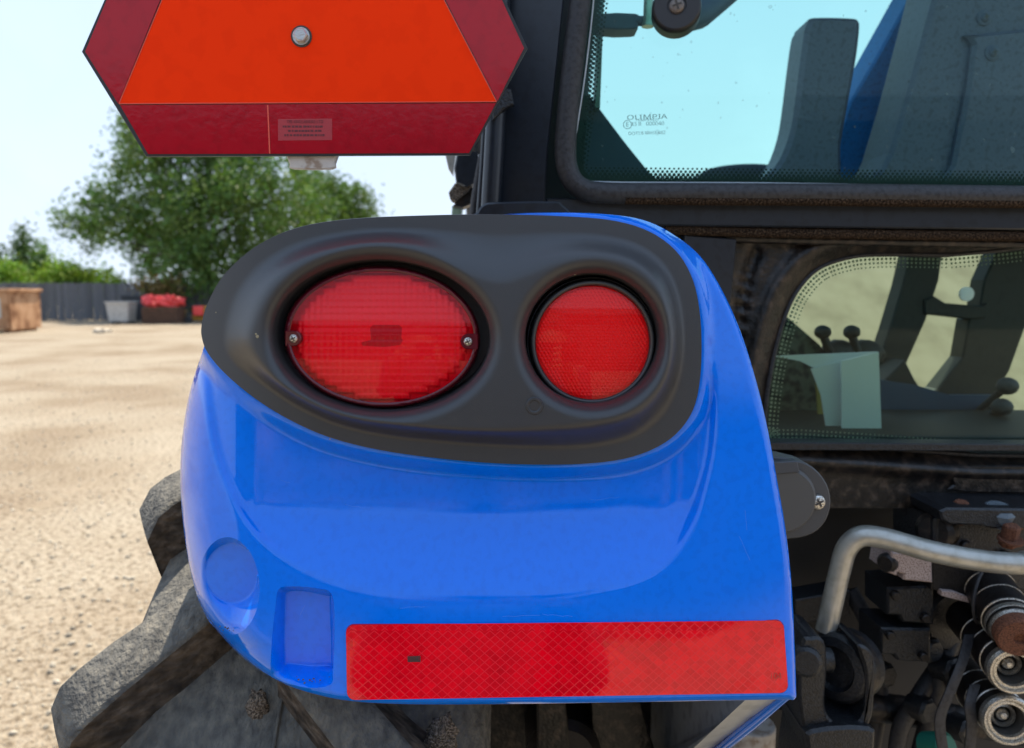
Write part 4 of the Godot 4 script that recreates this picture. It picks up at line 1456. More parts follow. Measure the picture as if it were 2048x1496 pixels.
func make_lower_window() -> void:
	var hw := smooth_line([[1526, 872], [1530, 800], [1543, 720], [1564, 640], [1590, 582], [1632, 536], [1690, 513], [1760, 505], [1900, 506], [2300, 510], [2300, 890], [1600, 889], [1545, 887]], true, 4)
	var win := part("lower_window", "lower rear cab panel with its dusty rounded window")
	var rib := smooth_line([[1512, 505], [1496, 545], [1478, 640], [1460, 760]], false, 4)
	obj("panel", sheet(1290, 440, 2300, 1010, 8.0, func(p):
		var z: float = 0.945 - maxf(0.0, 900.0 - p.y) * 0.00002
		var e := sdp(hw, p)
		z -= 0.010 * exp(-pow((e - 34.0) / 13.0, 2.0))
		z += 0.010 * clampf(1.0 - e / 16.0, 0.0, 1.0)
		if p.x < 1540.0 and p.y < 800.0:
			var best := 1e9
			for q in rib:
				best = minf(best, q.distance_to(p))
			z += 0.012 * exp(-pow(best / 13.0, 2.0))
		return z, [func(p): return -sdp(hw, p)]), M.grimy, win)
	obj("side_plate", prism([[1370, 470], [1474, 478], [1466, 560], [1440, 820], [1370, 820]], 0.915, 0.02, 2.0), M.cab, win)
	obj("rubber_seal", skirt(hw, func(_p): return 0.951, [[2, 0.002], [-3, -0.004], [-8, 0.001], [-8, 0.012]], true, true), M.rubber, win)
	obj("glass", prism(hw, 0.957, 0.005), M.glass_low, win)
	var sp := []
	for k in 3:
		var off := -13.0 - k * 8.0
		var total := 0.0
		for i in hw.size():
			var a := hw[i]
			var b := hw[(i + 1) % hw.size()]
			var L := a.distance_to(b)
			var o := Vector2((b - a).y, -(b - a).x).normalized() * (1.0 if screen_cw(hw) else -1.0)
			while total < L:
				var p := a.lerp(b, total / L) + o * off
				if p.x < 2120.0:
					sp.append([W(p.x, p.y, 0.9635), 1.1 - 0.2 * k])
				total += 8.6
			total -= L
	dots("printed_dots", sp, 0.0017, mat(lin(0.40, 0.40, 0.32), 0.7), win, 6)
	# inside of the cab seen through it
	var ins := part("cab_interior", "pale trim, dark frame bars and levers inside the cab")
	obj("trim_panel", prism([[1300, 470], [2500, 470], [2500, 960], [1300, 960]], 1.70, 0.03, 0.0, Vector2(0, -1.43)), M.beige, ins)
	obj("frame_bar", prism([[1826, 480], [1888, 480], [1878, 560], [1852, 640], [1812, 730], [1775, 830], [1760, 940], [1690, 940], [1740, 770], [1778, 660], [1805, 570]], 1.36, 0.04, 3.0), M.inner_green, ins)
	obj("frame_bar", prism([[2004, 480], [2300, 480], [2300, 520], [2090, 560], [2056, 640], [2020, 740], [1975, 820], [1960, 940], [1830, 940], [1860, 785], [1875, 778], [1925, 715], [1938, 640], [1958, 620], [1968, 560]], 1.36, 0.04, 3.0), M.inner_green, ins)
	obj("cross_bar", prism([[1850, 600], [1868, 592], [1890, 606], [1960, 612], [1975, 606], [1970, 636], [1940, 638], [1850, 628]], 1.355, 0.03, 2.0), M.inner_green, ins)
	obj("floor_block", prism([[1540, 762], [1600, 770], [1750, 780], [1810, 720], [1830, 760], [1845, 782], [1900, 800], [2000, 800], [2060, 860], [2300, 830], [2300, 960], [1500, 960]], 1.30, 0.1, 3.0), M.inner_green, ins)
	obj("side_lining", prism([[1440, 600], [1570, 630], [1640, 690], [1660, 720], [1660, 960], [1440, 960]], 1.26, 0.03, 2.0), tri(mat(lin(0.10, 0.115, 0.09), 0.8), 4.0, noise_tex(61, 0.02, [Color(0.35, 0.4, 0.45), Color(0.9, 0.9, 0.85), Color(1, 1, 1)], [0.25, 0.55, 0.8])), ins)
	obj("yellow_strap", prism([[1632, 750], [1645, 760], [1654, 880], [1640, 880]], 1.22, 0.006), M.ochre, ins)
	obj("dial", lathe([[0.0125, -0.002], [0.0125, 0.003], [0.004, 0.004], [0.0001, 0.004]], W(1932, 588, 1.34), Vector3.BACK, 24), M.white, ins)
	obj("blue_panel", prism([[1762, 760], [1830, 770], [1900, 790], [2000, 790], [1960, 830], [1762, 830]], 1.28, 0.01), mat(lin(0.02, 0.06, 0.12), 0.5), ins)
	for l: Array in [[1645, 668, 1672, 720, 14], [1703, 668, 1725, 720, 13]]:
		obj("lever", tube(px3([[l[0], l[1]], [(l[0] + l[2]) / 2.0 - 3, (l[1] + l[3]) / 2.0], [l[2], l[3]], [l[2] + 5, l[3] + 60]], 1.25), 0.007, 10), M.inner_green, ins)
		obj("lever_knob", lump(Vector3(0.0135, 0.0115, 0.0135), 5, 0.1, 12), M.inner_green, ins).position = W(l[0], l[1] - 4, 1.25)
		obj("lever_boot", lump(Vector3(0.030, 0.024, 0.030), 6, 0.2, 12), M.inner_green, ins).position = W(l[2] + 5, l[3] - 12, 1.27)
	for l: Array in [[2014, 772, 1.2], [2003, 814, 1.2]]:
		obj("lever_knob", lump(Vector3(0.017, 0.014, 0.015), 7, 0.1, 12), M.dark_bin, ins).position = W(l[0], l[1], l[2])
		obj("lever", tube([W(l[0], l[1], l[2]), W(l[0] - 70, l[1] + 60, l[2] + 0.1), W(l[0] - 90, 940, l[2] + 0.12)], 0.006, 8), M.dark_bin, ins)
	# white carton on the ledge
	var ct := thing("white_carton", "open white carton lying inside the cab behind the lower window", "carton", W(1700, 872, 1.10))
	var rel := ct.position
	for q: Array in [["front_face", [[1682, 722], [1757, 704], [1763, 872], [1684, 872]], 1.09], ["side_face", [[1622, 738], [1682, 722], [1684, 872], [1655, 872], [1642, 790]], 1.11], ["flap", [[1545, 712], [1755, 703], [1684, 722], [1628, 736], [1600, 722]], 1.115]]:
		obj(q[0], prism(q[1], q[2], 0.003), M.white, ct).position = -rel
	obj("ledge", prism([[1540, 874], [2300, 876], [2300, 900], [1540, 900]], 1.02, 0.25, 2.0), M.inner_green, ins)

# ------------------------------------------------------------------ chassis, hydraulics, lift link
func make_chassis() -> void:
	var ch := part("chassis", "black underside structure below the cab")
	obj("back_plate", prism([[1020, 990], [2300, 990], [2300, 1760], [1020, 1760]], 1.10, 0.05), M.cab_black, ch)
	obj("ledge", prism([[1400, 884], [2300, 890], [2300, 905], [1400, 900]], 0.93, 0.03, 2.0), M.iron, ch)
	obj("raised_plate", prism(smooth_line([[1905, 940], [1925, 932], [2300, 936], [2300, 985], [1930, 985], [1908, 970]], true, 2), 0.94, 0.02, 3.0), M.grimy, ch)
	obj("hose", tube(smooth3(px3([[1590, 905], [1660, 912], [1730, 935], [1790, 985], [1826, 1050], [1838, 1110]], 0.97), 6), 0.006, 10), M.iron, ch)
	obj("floor_rail", prism([[1590, 1200], [1700, 1180], [1700, 1230], [1590, 1250]], 1.0, 0.04, 2.0), M.iron, ch)
	# under the fender: axle housing, brackets and a pale canister
	obj("gap_blocker", prism([[960, 1330], [1090, 1330], [1090, 1700], [960, 1700]], 1.02, 0.03, 2.0), M.grimy, ch)  # added dark panel that closes off the bright gap beside the tyre
	obj("axle_bracket", prism([[1075, 1380], [1130, 1380], [1145, 1560], [1075, 1600]], 0.92, 0.05, 3.0), M.grimy, ch)
	obj("axle_bracket", prism([[1180, 1380], [1275, 1380], [1300, 1470], [1340, 1600], [1190, 1600]], 0.95, 0.05, 3.0), M.grimy, ch)
	obj("axle_boss", lathe([[0.05, -0.05], [0.05, 0.02], [0.04, 0.03], [0.0001, 0.03]], W(1125, 1490, 0.96), Vector3.BACK, 28), M.coupler, ch)
	obj("canister", lathe([[0.03, -0.1], [0.03, 0.1], [0.028, 0.104], [0.0001, 0.104]], W(1500, 1590, 0.95), Vector3.UP, 28, true), M.dirty_white, ch)
	# connector housing beside the fender
	var con := part("connector_housing", "grey round plastic connector housing with a silver screw")
	obj("housing", prism(smooth_line([[1530, 925], [1592, 921], [1628, 936], [1654, 968], [1662, 1005], [1652, 1042], [1625, 1068], [1580, 1078], [1530, 1070]], true, 3), 0.70, 0.03, 3.0), mat(lin(0.055, 0.058, 0.064), 0.5), con)
	obj("cap", lathe([[0.0001, 0.0], [0.030, 0.0], [0.033, -0.004], [0.033, -0.012]], W(1566, 1002, 0.692), Vector3.BACK, 40), mat(lin(0.075, 0.074, 0.074), 0.55), con)
	obj("flange", prism([[1540, 925], [1595, 922], [1600, 945], [1540, 950]], 0.690, 0.012, 2.0), mat(lin(0.05, 0.055, 0.065), 0.5), con)
	var at := W(1635, 1004, 0.699)
	screw("screw", at, 0.0072, Vector3(0.05, 0.05, 1), M.bright, con)
	slot_shade(at, 0.0072, Vector3(0.05, 0.05, 1), 0.5, M.dark_fill, con)
	# bent steel pipe
	var pipe := part("steel_pipe", "bent galvanised steel pipe crossing the hydraulics")
	obj("pipe", tube(smooth3(px3([[1652, 1262, 0.86], [1664, 1210, 0.86], [1680, 1140, 0.86], [1694, 1096, 0.858], [1722, 1073, 0.853], [1770, 1077, 0.845], [1860, 1102, 0.83], [1960, 1121, 0.82], [2048, 1128, 0.81], [2300, 1138, 0.80]], 0.85), 8), 0.0122, 20), M.zinc, pipe)
	obj("ferrule", tube(px3([[2044, 1127, 0.81], [2120, 1131, 0.807]], 0.81), 0.0140, 20), M.zinc, pipe)
	make_valves()
	make_link()

func make_valves() -> void:
	var vb := part("valve_block", "black hydraulic valve block with rusty bolts")
	obj("body", prism([[1868, 1040], [1890, 1020], [2300, 1024], [2300, 1180], [1880, 1180], [1868, 1120]], 0.90, 0.10, 4.0), M.iron, vb)
	obj("top_plate", prism([[1880, 1022], [1895, 1016], [2060, 1018], [2300, 1022], [2300, 1058], [1985, 1058], [1960, 1052], [1900, 1050], [1884, 1040]], 0.875, 0.09, 4.0), M.iron, vb)
	obj("round_cap", lathe([[0.018, -0.01], [0.018, 0.006], [0.014, 0.010], [0.0001, 0.010]], W(1996, 1028, 0.89), Vector3(0, 1, 0.35), 28), tri(mat(lin(0.10, 0.125, 0.145), 0.4), 20.0, null, M.fine, 0.05), vb)
	for b: Array in [[1922, 1015, 0.90], [2040, 1024, 0.90], [2022, 1062, 0.87]]:
		obj("bolt", lathe([[0.0095, -0.02], [0.0095, 0.006], [0.0075, 0.008], [0.0001, 0.008]], W(b[0], b[1], b[2]), Vector3(0, 1, 0.25), 6), M.rust, vb)
		obj("washer", lathe([[0.014, -0.004], [0.014, -0.001], [0.0001, -0.001]], W(b[0], b[1] + 14, b[2]), Vector3(0, 1, 0.25), 24), M.rust, vb)
	obj("end_disc", lathe([[0.024, -0.01], [0.024, 0.004], [0.018, 0.008], [0.0001, 0.008]], W(1872, 1062, 0.91), Vector3(-0.8, 0, 0.6), 28), M.grimy, vb)
	obj("spool_body", prism([[1864, 1120], [1960, 1130], [1990, 1200], [1950, 1196], [1864, 1180]], 0.885, 0.08, 3.0), M.coupler, vb)
	obj("paint_chip", prism([[1884, 1182], [1910, 1184], [1940, 1196], [1938, 1206], [1884, 1192]], 0.878, 0.01, 1.0), M.tag, vb)
	obj("pale_cap", prism([[1784, 1104], [1864, 1112], [1866, 1166], [1808, 1160], [1808, 1148], [1796, 1145], [1794, 1152], [1778, 1146]], 0.875, 0.05, 3.0), M.tag, vb, "pinkish dusty square cap")
	obj("cap_knob", lathe([[0.012, -0.008], [0.012, 0.006], [0.009, 0.010], [0.0001, 0.010]], W(1778, 1124, 0.885), Vector3(-0.8, 0, 0.6), 24), M.coupler, vb)
	for b: Array in [[[1775, 1176], [1868, 1172], [1868, 1250], [1806, 1245], [1800, 1232], [1775, 1230]], [[1762, 1256], [1862, 1258], [1862, 1326], [1796, 1322], [1790, 1310], [1762, 1310]]]:
		obj("plug", prism(b, 0.895, 0.06, 4.0), M.iron, vb)
	obj("lower_port", lathe([[0.055, -0.04], [0.055, 0.0], [0.04, 0.02], [0.0001, 0.02]], W(1890, 1230, 0.97), Vector3(0.2, 0, 1), 28), M.iron, vb)
	obj("tie_bar", tube(px3([[1560, 1390, 1.0], [1800, 1420, 0.98], [2100, 1470, 0.96]], 1.0), 0.020, 14), M.grimy, vb)
	# quick couplers pointing out of the block
	for c: Array in [["hydraulic_coupler", [1950, 1130, 0.93], [2034, 1266, 0.80], "black hydraulic coupler closed by a rusty red plug", 0.0275], ["hydraulic_coupler", [1935, 1235, 0.94], [2030, 1342, 0.81], "black hydraulic coupler with an open bright ring end, in the middle of three", 0.0270], ["hydraulic_coupler", [1925, 1350, 0.94], [2018, 1442, 0.81], "lowest black hydraulic coupler with an open bright ring end", 0.0270]]:
		var a := W(c[1][0], c[1][1], c[1][2])
		var b := W(c[2][0], c[2][1], c[2][2])
		var L := a.distance_to(b)
		var dir := (b - a).normalized()
		var r: float = c[4]
		var n := part(c[0], c[3])
		obj("sleeve", lathe([[r * 0.96, 0.0], [r * 0.96, L * 0.40], [r * 1.02, L * 0.41], [r * 1.02, L * 0.80], [r * 0.98, L * 0.81], [r * 0.98, L * 0.94]], a, dir, 40), M.coupler, n)
		for t in [0.40, 0.62, 0.82]:
			obj("worn_ring", lathe([[r * 1.0, L * t - 0.0012], [r * 1.035, L * t - 0.0006], [r * 1.035, L * t + 0.0006], [r * 1.0, L * t + 0.0012]], a, dir, 40), M.bright, n)
		if "rusty" in c[3]:
			obj("end_ring", lathe([[r * 0.98, L * 0.86], [r * 1.0, L * 0.90], [r * 0.86, L * 0.98]], a, dir, 40), M.bright, n)
			obj("plug", lathe([[r * 0.88, L * 0.95], [r * 0.88, L * 1.05], [r * 0.80, L * 1.08], [r * 0.25, L * 1.08], [r * 0.22, L * 1.05], [0.0001, L * 1.05]], a, dir, 40), M.rust, n)
		else:
			obj("end_ring", lathe([[r * 1.0, L * 0.92], [r * 1.06, L * 0.94], [r * 1.06, L * 0.99], [r * 0.98, L * 1.02], [r * 0.90, L * 1.02], [r * 0.86, L * 0.99], [r * 0.80, L * 1.0], [r * 0.70, L * 1.0], [r * 0.66, L * 0.96]], a, dir, 48), M.bright, n)
			obj("bore", lathe([[r * 0.66, L * 0.97], [r * 0.62, L * 0.80], [0.0001, L * 0.80]], a, dir, 40), M.dark_fill, n)
			obj("inner_ring", lathe([[r * 0.50, L * 0.82], [r * 0.50, L * 0.89], [r * 0.40, L * 0.90], [r * 0.36, L * 0.86]], a, dir, 36), M.bright, n)
			obj("poppet", lathe([[r * 0.26, L * 0.82], [r * 0.24, L * 0.88], [r * 0.12, L * 0.91], [0.0001, L * 0.915]], a, dir, 24), M.bright, n)
	# hoses and fittings behind the couplers
	for h: Array in [[[1700, 1180, 1.02], [1740, 1260, 1.0], [1760, 1380, 0.99], [1740, 1520, 0.99]], [[1880, 1330, 0.97], [1840, 1390, 0.95], [1800, 1460, 0.95], [1790, 1560, 0.95]], [[1960, 1200, 0.98], [1900, 1290, 0.96], [1880, 1360, 0.95], [1830, 1540, 0.95]], [[2120, 1150, 0.93], [2090, 1230, 0.92], [2110, 1330, 0.92]]]:
		obj("hose", tube(smooth3(px3(h, 0.97), 6), 0.011, 12), M.rubber, vb)
	for b: Array in [[1900, 1340, 0.93], [1862, 1300, 0.94], [1850, 1420, 0.93], [1770, 1350, 0.95], [1930, 1460, 0.92]]:
		obj("fitting", lathe([[0.017, -0.02], [0.017, 0.004], [0.013, 0.008], [0.0001, 0.008]], W(b[0], b[1], b[2]), Vector3(0.4, 0.1, 1), 6), M.iron, vb)
	for b: Array in [[1790, 1190, 0.892], [1850, 1235, 0.892], [1780, 1270, 0.892], [1846, 1312, 0.892], [1930, 1090, 0.897], [2010, 1110, 0.897]]:
		obj("bolt", lathe([[0.006, -0.004], [0.006, 0.004], [0.0048, 0.0052], [0.0001, 0.0052]], W(b[0], b[1], b[2]), Vector3.BACK, 6), M.coupler, vb)
	# dust-cap straps
	var strap := part("dust_cap_strap", "thin dark dust cap strap hanging from a coupler")
	for q: Array in [[[1938, 1270, 0.86], [1926, 1320, 0.84], [1900, 1385, 0.83], [1880, 1440, 0.83], [1888, 1510, 0.83]], [[1950, 1370, 0.84], [1940, 1410, 0.83], [1944, 1450, 0.83], [1938, 1510, 0.83]]]:
		var pts := smooth3(px3(q, 0.84), 5)
		var v := PackedVector3Array()
		var ix := PackedInt32Array()
		for k in pts.size():
			var w := 0.006
			for e: Vector3 in [Vector3(-w, 0, 0.001), Vector3(w, 0, 0.001), Vector3(w, 0, -0.0015), Vector3(-w, 0, -0.0015)]:
				v.append(pts[k] + e)
		for k in pts.size() - 1:
			for j in 4:
				var a := k * 4 + j
				var b := k * 4 + (j + 1) % 4
				ix.append_array(PackedInt32Array([a, b, a + 4, b, b + 4, a + 4]))
		obj("strip", finish(v, ix), M.rubber, strap)
	var ring := []
	for k in 25:
		ring.append(W(1968, 1190, 0.87) + Basis(Vector3.UP, 0.7) * Vector3(cos(TAU * k / 24) * 0.034, sin(TAU * k / 24) * 0.034, 0))
	obj("loop", tube(ring, 0.0022, 6, false), M.rubber, strap)
	var cap := part("green_cap", "small green plastic cap low among the hoses")
	obj("cap", lathe([[0.016, -0.02], [0.018, 0.0], [0.018, 0.008], [0.014, 0.012], [0.0001, 0.012]], W(1880, 1494, 0.86), Vector3(0.5, 0.5, 1), 24), mat(lin(0.01, 0.16, 0.11), 0.5), cap)

func make_link() -> void:
	var ln := part("lift_link", "dark steel clevis holding a round ball joint")
	# clevis: two arms and a foot
	for c: Array in [[[1604, 1286], [1622, 1276], [1640, 1276], [1652, 1292], [1655, 1340], [1650, 1400], [1656, 1432], [1680, 1452], [1715, 1456], [1715, 1520], [1620, 1520], [1606, 1450], [1598, 1380]], [[1716, 1292], [1732, 1294], [1746, 1310], [1750, 1340], [1748, 1420], [1738, 1452], [1722, 1470], [1700, 1460], [1722, 1440], [1732, 1410], [1732, 1350], [1724, 1318]]]:
		obj("arm", prism(smooth_line(c, true, 3), 0.80, 0.06, 5.0), M.iron, ln)
	obj("foot", prism(smooth_line([[1622, 1462], [1740, 1456], [1750, 1500], [1750, 1640], [1612, 1640], [1616, 1500]], true, 3), 0.79, 0.08, 6.0), M.iron, ln)
	obj("ball_joint", lathe([[0.0001, -0.028], [0.034, -0.026], [0.040, -0.018], [0.040, 0.016], [0.036, 0.022], [0.026, 0.024], [0.022, 0.018], [0.0001, 0.018]], W(1688, 1330, 0.845), Vector3(-0.75, 0.1, 0.55), 40), M.iron, ln)
	obj("ball_ring", lathe([[0.041, -0.006], [0.0425, -0.003], [0.0425, 0.006], [0.041, 0.010]], W(1688, 1330, 0.845), Vector3(-0.75, 0.1, 0.55), 40), M.grimy, ln)
	obj("pin", tube(px3([[1596, 1318], [1620, 1318], [1660, 1320]], 0.83), 0.014, 20), M.iron, ln)
	obj("pin_head", lathe([[0.017, -0.01], [0.017, 0.004], [0.013, 0.007], [0.0001, 0.007]], W(1612, 1322, 0.80), Vector3(-0.3, 0.1, 1), 28), M.zinc, ln).material_override = M.iron

# ------------------------------------------------------------------ slow-vehicle sign
func make_sign() -> void:
	var d := 0.66
	var base := W(615, 312, d)
	var s := thing("warning_sign", "orange and red truncated triangle warning sign bolted above the lamps", "sign", base)
	var put := func(called: String, mesh: Mesh, m: Material, label := "") -> void:
		obj(called, mesh, m, s, label).position = -base
	var outer := [[163, 103], [292, 313], [940, 310], [1055, 96], [1010, 0], [800, -450], [440, -450], [208, 0]]
	put.call("backing_plate", prism(outer, d, 0.003, 1.0), M.sign_edge)
	var o := [[324, 0], [238, 207], [993, 203], [888, 0], [640, -480], [560, -480]]
	put.call("orange_triangle", prism(o, d - 0.0006, 0.0005), M.orange, "fluorescent orange middle of the sign")
	put.call("red_border", prism([[170, 103], [236, 207], [320, 0], [440, -300], [370, -320], [213, 0]], d - 0.0006, 0.0005), M.sign_red)
	put.call("red_border", prism([[1048, 96], [995, 202], [891, 0], [760, -260], [850, -330], [1004, 0]], d - 0.0006, 0.0005), M.sign_red)
	put.call("red_border", prism([[240, 210], [992, 206], [938, 306], [296, 308]], d - 0.0006, 0.0005), M.sign_red)
	put.call("seam_line", prism([[534, 210], [536.5, 210], [540.5, 307], [538, 307]], d - 0.0009, 0.0003), M.seam)
	for q: Array in [[238, 207.5, 993, 203.5], [238, 207, 324, 0], [993, 203, 888, 0]]:
		put.call("seam_line", tube([W(q[0], q[1], d - 0.0007), W(q[2], q[3], d - 0.0007)], 0.00045, 6), M.seam)
	put.call("sticker", prism([[556, 238], [664, 237], [664, 280], [556, 281]], d - 0.0009, 0.0003), M.sticker, "small worn maker's sticker")
	# the sticker's worn print: a first line and rows too worn to read
	var tl := words("lettering", "TRI XNGLANERS LTD", W(610, 243.5, d - 0.0013), 0.0024, M.ink, s, Vector3.ZERO, 1.05)
	tl.position -= base
	rng.seed = 31
	for r in 3:
		var x := 562.0 + rng.randf() * 14.0
		var v := []
		while x < 650.0 - rng.randf() * 14.0:
			var w := rng.randf_range(2.0, 7.0)
			v.append([x, w])
			x += w + rng.randf_range(1.0, 3.0)
		for q: Array in v:
			put.call("worn_print", prism([[q[0], 251 + r * 8.6], [q[0] + q[1], 251 + r * 8.6], [q[0] + q[1], 255 + r * 8.6], [q[0], 255 + r * 8.6]], d - 0.0011, 0.0002), M.ink)
	# bolt through the middle
	var at := W(603, 73, d - 0.0008)
	put.call("bolt_hole_shade", lathe([[0.0088, 0.0], [0.0088, 0.0008], [0.0001, 0.0008]], at, Vector3.BACK, 32), M.dark_fill)  # flat dark disc; colours in the shade of the bolt hole
	put.call("bolt_washer", lathe([[0.0072, 0.0006], [0.0072, 0.0016], [0.0001, 0.0016]], at, Vector3.BACK, 32), M.steel)
	put.call("bolt", lathe([[0.0060, 0.0], [0.0060, 0.0050], [0.0050, 0.0060], [0.0001, 0.0060]], at, Vector3(0.05, 0.0, 1), 6), M.steel)
	# mounting tab below and post behind
	put.call("mounting_tab", prism(smooth_line([[578, 296], [668, 296], [669, 326], [662, 337], [586, 337], [579, 328]], true, 2), d + 0.004, 0.006, 2.0), M.dirty_white)

# ------------------------------------------------------------------ the person behind the camera, seen mirrored in tape and lamps
func nets(bones: Array, cell: float, k: float, colour: Callable) -> ArrayMesh:
	var lo := Vector3.ONE * 1e9
	var hi := -lo
	for b: Array in bones:
		var r := maxf(b[2], b[3]) + cell * 2.0
		for q: Vector3 in [b[0], b[1]]:
			lo = lo.min(q - Vector3.ONE * r)
			hi = hi.max(q + Vector3.ONE * r)
	var n := Vector3i(((hi - lo) / cell).ceil()) + Vector3i.ONE
	var f := PackedFloat32Array()
	f.resize(n.x * n.y * n.z)
	f.fill(1.0)
	for b: Array in bones:
		var a: Vector3 = b[0]
		var e: Vector3 = b[1] - a
		var l2 := maxf(e.length_squared(), 1e-9)
		var rm := maxf(b[2], b[3]) + cell * 3.0 + k
		var p0 := Vector3i(((a.min(b[1]) - Vector3.ONE * rm - lo) / cell).floor()).clamp(Vector3i.ZERO, n - Vector3i.ONE)
		var p1 := Vector3i(((a.max(b[1]) + Vector3.ONE * rm - lo) / cell).ceil()).clamp(Vector3i.ZERO, n - Vector3i.ONE)
		for z in range(p0.z, p1.z + 1):
			for y in range(p0.y, p1.y + 1):
				for x in range(p0.x, p1.x + 1):
					var w := lo + Vector3(x, y, z) * cell - a
					var t := clampf(w.dot(e) / l2, 0.0, 1.0)
					var d: float = (w - e * t).length() - lerpf(b[2], b[3], t)
					var i := (z * n.y + y) * n.x + x
					var h := clampf(0.5 + 0.5 * (f[i] - d) / k, 0.0, 1.0)
					f[i] = lerpf(f[i], d, h) - k * h * (1.0 - h)
	var v := PackedVector3Array()
	var cols := PackedColorArray()
	var ix := PackedInt32Array()
	var id := {}
	var corner := [0, 1, n.x, n.x + 1, n.x * n.y, n.x * n.y + 1, n.x * n.y + n.x, n.x * n.y + n.x + 1]
	for z in n.z - 1:
		for y in n.y - 1:
			for x in n.x - 1:
				var i := (z * n.y + y) * n.x + x
				var neg := 0
				for c: int in corner:
					if f[i + c] < 0.0:
						neg += 1
				if neg == 0 or neg == 8:
					continue
				var s := Vector3.ZERO
				var m := 0
				for a in 8:
					for bit in 3:
						var b2 := a | (1 << bit)
						if b2 == a:
							continue
						var fa := f[i + corner[a]]
						var fb := f[i + corner[b2]]
						if (fa < 0.0) != (fb < 0.0):
							var t := fa / (fa - fb)
							var pa := Vector3(a & 1, (a >> 1) & 1, (a >> 2) & 1)
							var pb := Vector3(b2 & 1, (b2 >> 1) & 1, (b2 >> 2) & 1)
							s += pa.lerp(pb, t)
							m += 1
				id[i] = v.size()
				var q := lo + (Vector3(x, y, z) + s / m) * cell
				v.append(q)
				cols.append(colour.call(q))
	var st := [1, n.x, n.x * n.y]
	for i: int in id.keys():
		var x := i % n.x
		var y := (i / n.x) % n.y
		var z := i / (n.x * n.y)
		for ax in 3:
			var u: int = st[(ax + 1) % 3]
			var w: int = st[(ax + 2) % 3]
			if [x, y, z][(ax + 1) % 3] == 0 or [x, y, z][(ax + 2) % 3] == 0:
				continue
			var fa := f[i]
			var fb := f[i + st[ax]]
			if (fa < 0.0) == (fb < 0.0):
				continue
			if not (id.has(i - u) and id.has(i - w) and id.has(i - u - w)):
				continue
			var q := [id[i], id[i - u], id[i - u - w], id[i - w]]
			if fa < 0.0:
				ix.append_array(PackedInt32Array([q[0], q[2], q[1], q[0], q[3], q[2]]))
			else:
				ix.append_array(PackedInt32Array([q[0], q[1], q[2], q[0], q[2], q[3]]))
	return finish(v, ix, PackedVector2Array(), cols)

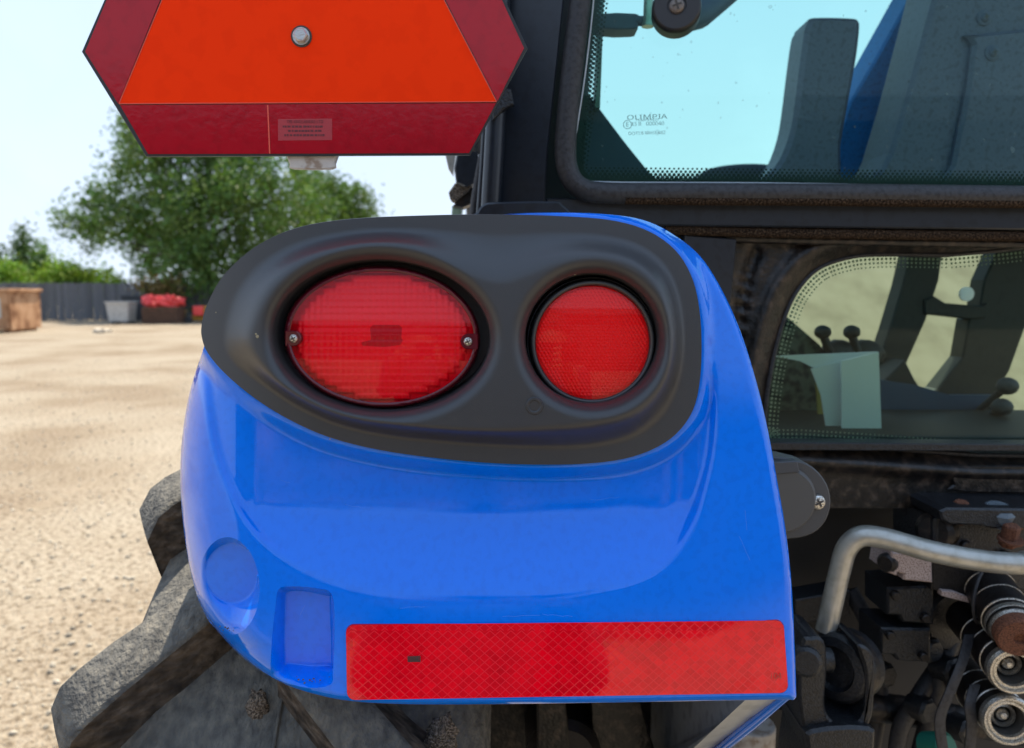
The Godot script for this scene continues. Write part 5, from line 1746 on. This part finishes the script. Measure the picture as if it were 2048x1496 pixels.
func make_person() -> void:
	var o := Vector3(-0.06, 0, 0.44)
	var p := thing("person", "person in dark work clothes standing with a raised phone before the tractor", "person", o)
	var V := func(x: float, y: float, z: float) -> Vector3: return Vector3(x, y, z)
	var bones := []
	for s in [-1, 1]:
		bones.append([V.call(s * 0.11, 0.03, -0.10), V.call(s * 0.10, 0.05, 0.07), 0.040, 0.045])
		bones.append([V.call(s * 0.10, 0.07, 0.05), V.call(s * 0.105, 0.48, 0.0), 0.045, 0.062])
		bones.append([V.call(s * 0.105, 0.48, 0.0), V.call(s * 0.09, 0.90, 0.02), 0.065, 0.092])
		bones.append([V.call(s * 0.16, 1.42, 0.02), V.call(s * 0.19, 1.20, -0.08), 0.058, 0.046])
		bones.append([V.call(s * 0.19, 1.20, -0.08), V.call(s * 0.10, 1.44, -0.28), 0.044, 0.030])
	bones.append([V.call(-0.07, 0.95, 0.02), V.call(0.07, 0.95, 0.02), 0.115, 0.115])
	bones.append([V.call(-0.04, 0.98, 0.02), V.call(-0.05, 1.30, 0.02), 0.115, 0.135])
	bones.append([V.call(0.04, 0.98, 0.02), V.call(0.05, 1.30, 0.02), 0.115, 0.135])
	bones.append([V.call(-0.10, 1.36, 0.03), V.call(0.10, 1.36, 0.03), 0.085, 0.085])
	bones.append([V.call(0, 1.40, 0.03), V.call(0, 1.54, 0.01), 0.060, 0.055])
	bones.append([V.call(0, 1.58, -0.01), V.call(0, 1.68, 0.02), 0.070, 0.088])
	bones.append([V.call(0, 1.60, -0.085), V.call(0, 1.63, -0.075), 0.014, 0.010])
	for s in [-1, 1]:
		bones.append([V.call(s * 0.085, 1.62, 0.01), V.call(s * 0.088, 1.65, 0.02), 0.014, 0.016])
		bones.append([V.call(s * 0.10, 1.44, -0.28), V.call(s * 0.078, 1.50, -0.35), 0.030, 0.034])
	var dye := func(q: Vector3) -> Color:
		if q.y > 1.47 or q.z < -0.25:
			return Color(0.42, 0.24, 0.16)
		if q.y > 0.95:
			return Color(0.035, 0.045, 0.07)
		return Color(0.03, 0.035, 0.05) if q.y > 0.10 else Color(0.05, 0.035, 0.025)
	var m := mat(Color.WHITE, 0.8)
	m.vertex_color_use_as_albedo = true
	obj("body", nets(bones, 0.022, 0.035, dye), m, p)
	# fingers round the phone's sides
	for s in [-1, 1]:
		var fb := []
		for k in 4:
			var y := 1.475 + k * 0.021
			fb.append([Vector3(s * 0.072, y, -0.372), Vector3(s * 0.064, y + 0.006, -0.418), 0.009, 0.0085])
			fb.append([Vector3(s * 0.064, y + 0.006, -0.418), Vector3(s * 0.046, y + 0.004, -0.432 + 0.002 * k), 0.0085, 0.007])
		fb.append([Vector3(s * 0.070, 1.48, -0.365), Vector3(s * 0.054, 1.515, -0.388), 0.011, 0.0095])
		fb.append([Vector3(s * 0.054, 1.515, -0.388), Vector3(s * 0.030, 1.535, -0.392), 0.0095, 0.008])
		obj("hand", nets(fb, 0.005, 0.006, dye), m, p)
	obj("hair", lathe([[0.098, -0.03], [0.100, 0.0], [0.094, 0.04], [0.07, 0.075], [0.035, 0.092], [0.0001, 0.097]], Vector3(0, 1.69, 0.025), Vector3(0, 1, 0.25), 24, true), mat(lin(0.02, 0.014, 0.01), 0.7), p)
	var ph := thing("phone", "black phone held up in both hands", "phone", Vector3(0, EYE - 0.02, 0.030))
	obj("case", bbox(Vector3(0.152, 0.074, 0.009), 0.003), mat(lin(0.01, 0.01, 0.012), 0.3), ph)
	obj("screen", bbox(Vector3(0.144, 0.067, 0.001), 0.0003), mat(lin(0.01, 0.01, 0.012), 0.1), ph).position = Vector3(0, 0, 0.0052)

func make_yard_behind() -> void:
	# the shed and trees behind the photographer, mirrored as a dark band above the ground
	var sh := thing("warehouse", "long dark grey metal warehouse across the yard from the tractor", "warehouse", Vector3(2, 0, 30))
	var wall := tri(mat(lin(0.035, 0.04, 0.045), 0.7), 0.5)
	obj("wall", bbox(Vector3(80, 8.5, 16), 0.05), wall, sh).position = Vector3(0, 4.25, 8)
	obj("roof", flat([[Vector3(-40.6, 8.45, -0.6), Vector3(40.6, 8.45, -0.6), Vector3(40.6, 11.6, 8), Vector3(-40.6, 11.6, 8)], [Vector3(-40.6, 8.45, 16.6), Vector3(40.6, 8.45, 16.6), Vector3(40.6, 11.6, 8), Vector3(-40.6, 11.6, 8)], [Vector3(-40.6, 8.45, -0.6), Vector3(-40.6, 8.45, 16.6), Vector3(-40.6, 11.6, 8)], [Vector3(40.6, 8.45, -0.6), Vector3(40.6, 8.45, 16.6), Vector3(40.6, 11.6, 8)]]), mat(lin(0.035, 0.04, 0.045), 0.6), sh)
	for x in [-24.0, -8.0, 8.0, 24.0]:
		obj("door", bbox(Vector3(5.2, 5.6, 0.1), 0.02), mat(lin(0.05, 0.05, 0.055), 0.6), sh).position = Vector3(x, 2.8, -0.055)

func _ready() -> void:
	setup_view()
	make_materials()
	make_ground()
	make_background()
	make_yard_behind()
	tractor = thing("tractor", "blue and black farm tractor seen close at its rear fender and cab", "tractor")
	make_fender()
	print("fender ", Time.get_ticks_msec())
	make_tyre()
	make_cab()
	make_chassis()
	make_sign()
	make_person()
	print("all ", Time.get_ticks_msec())
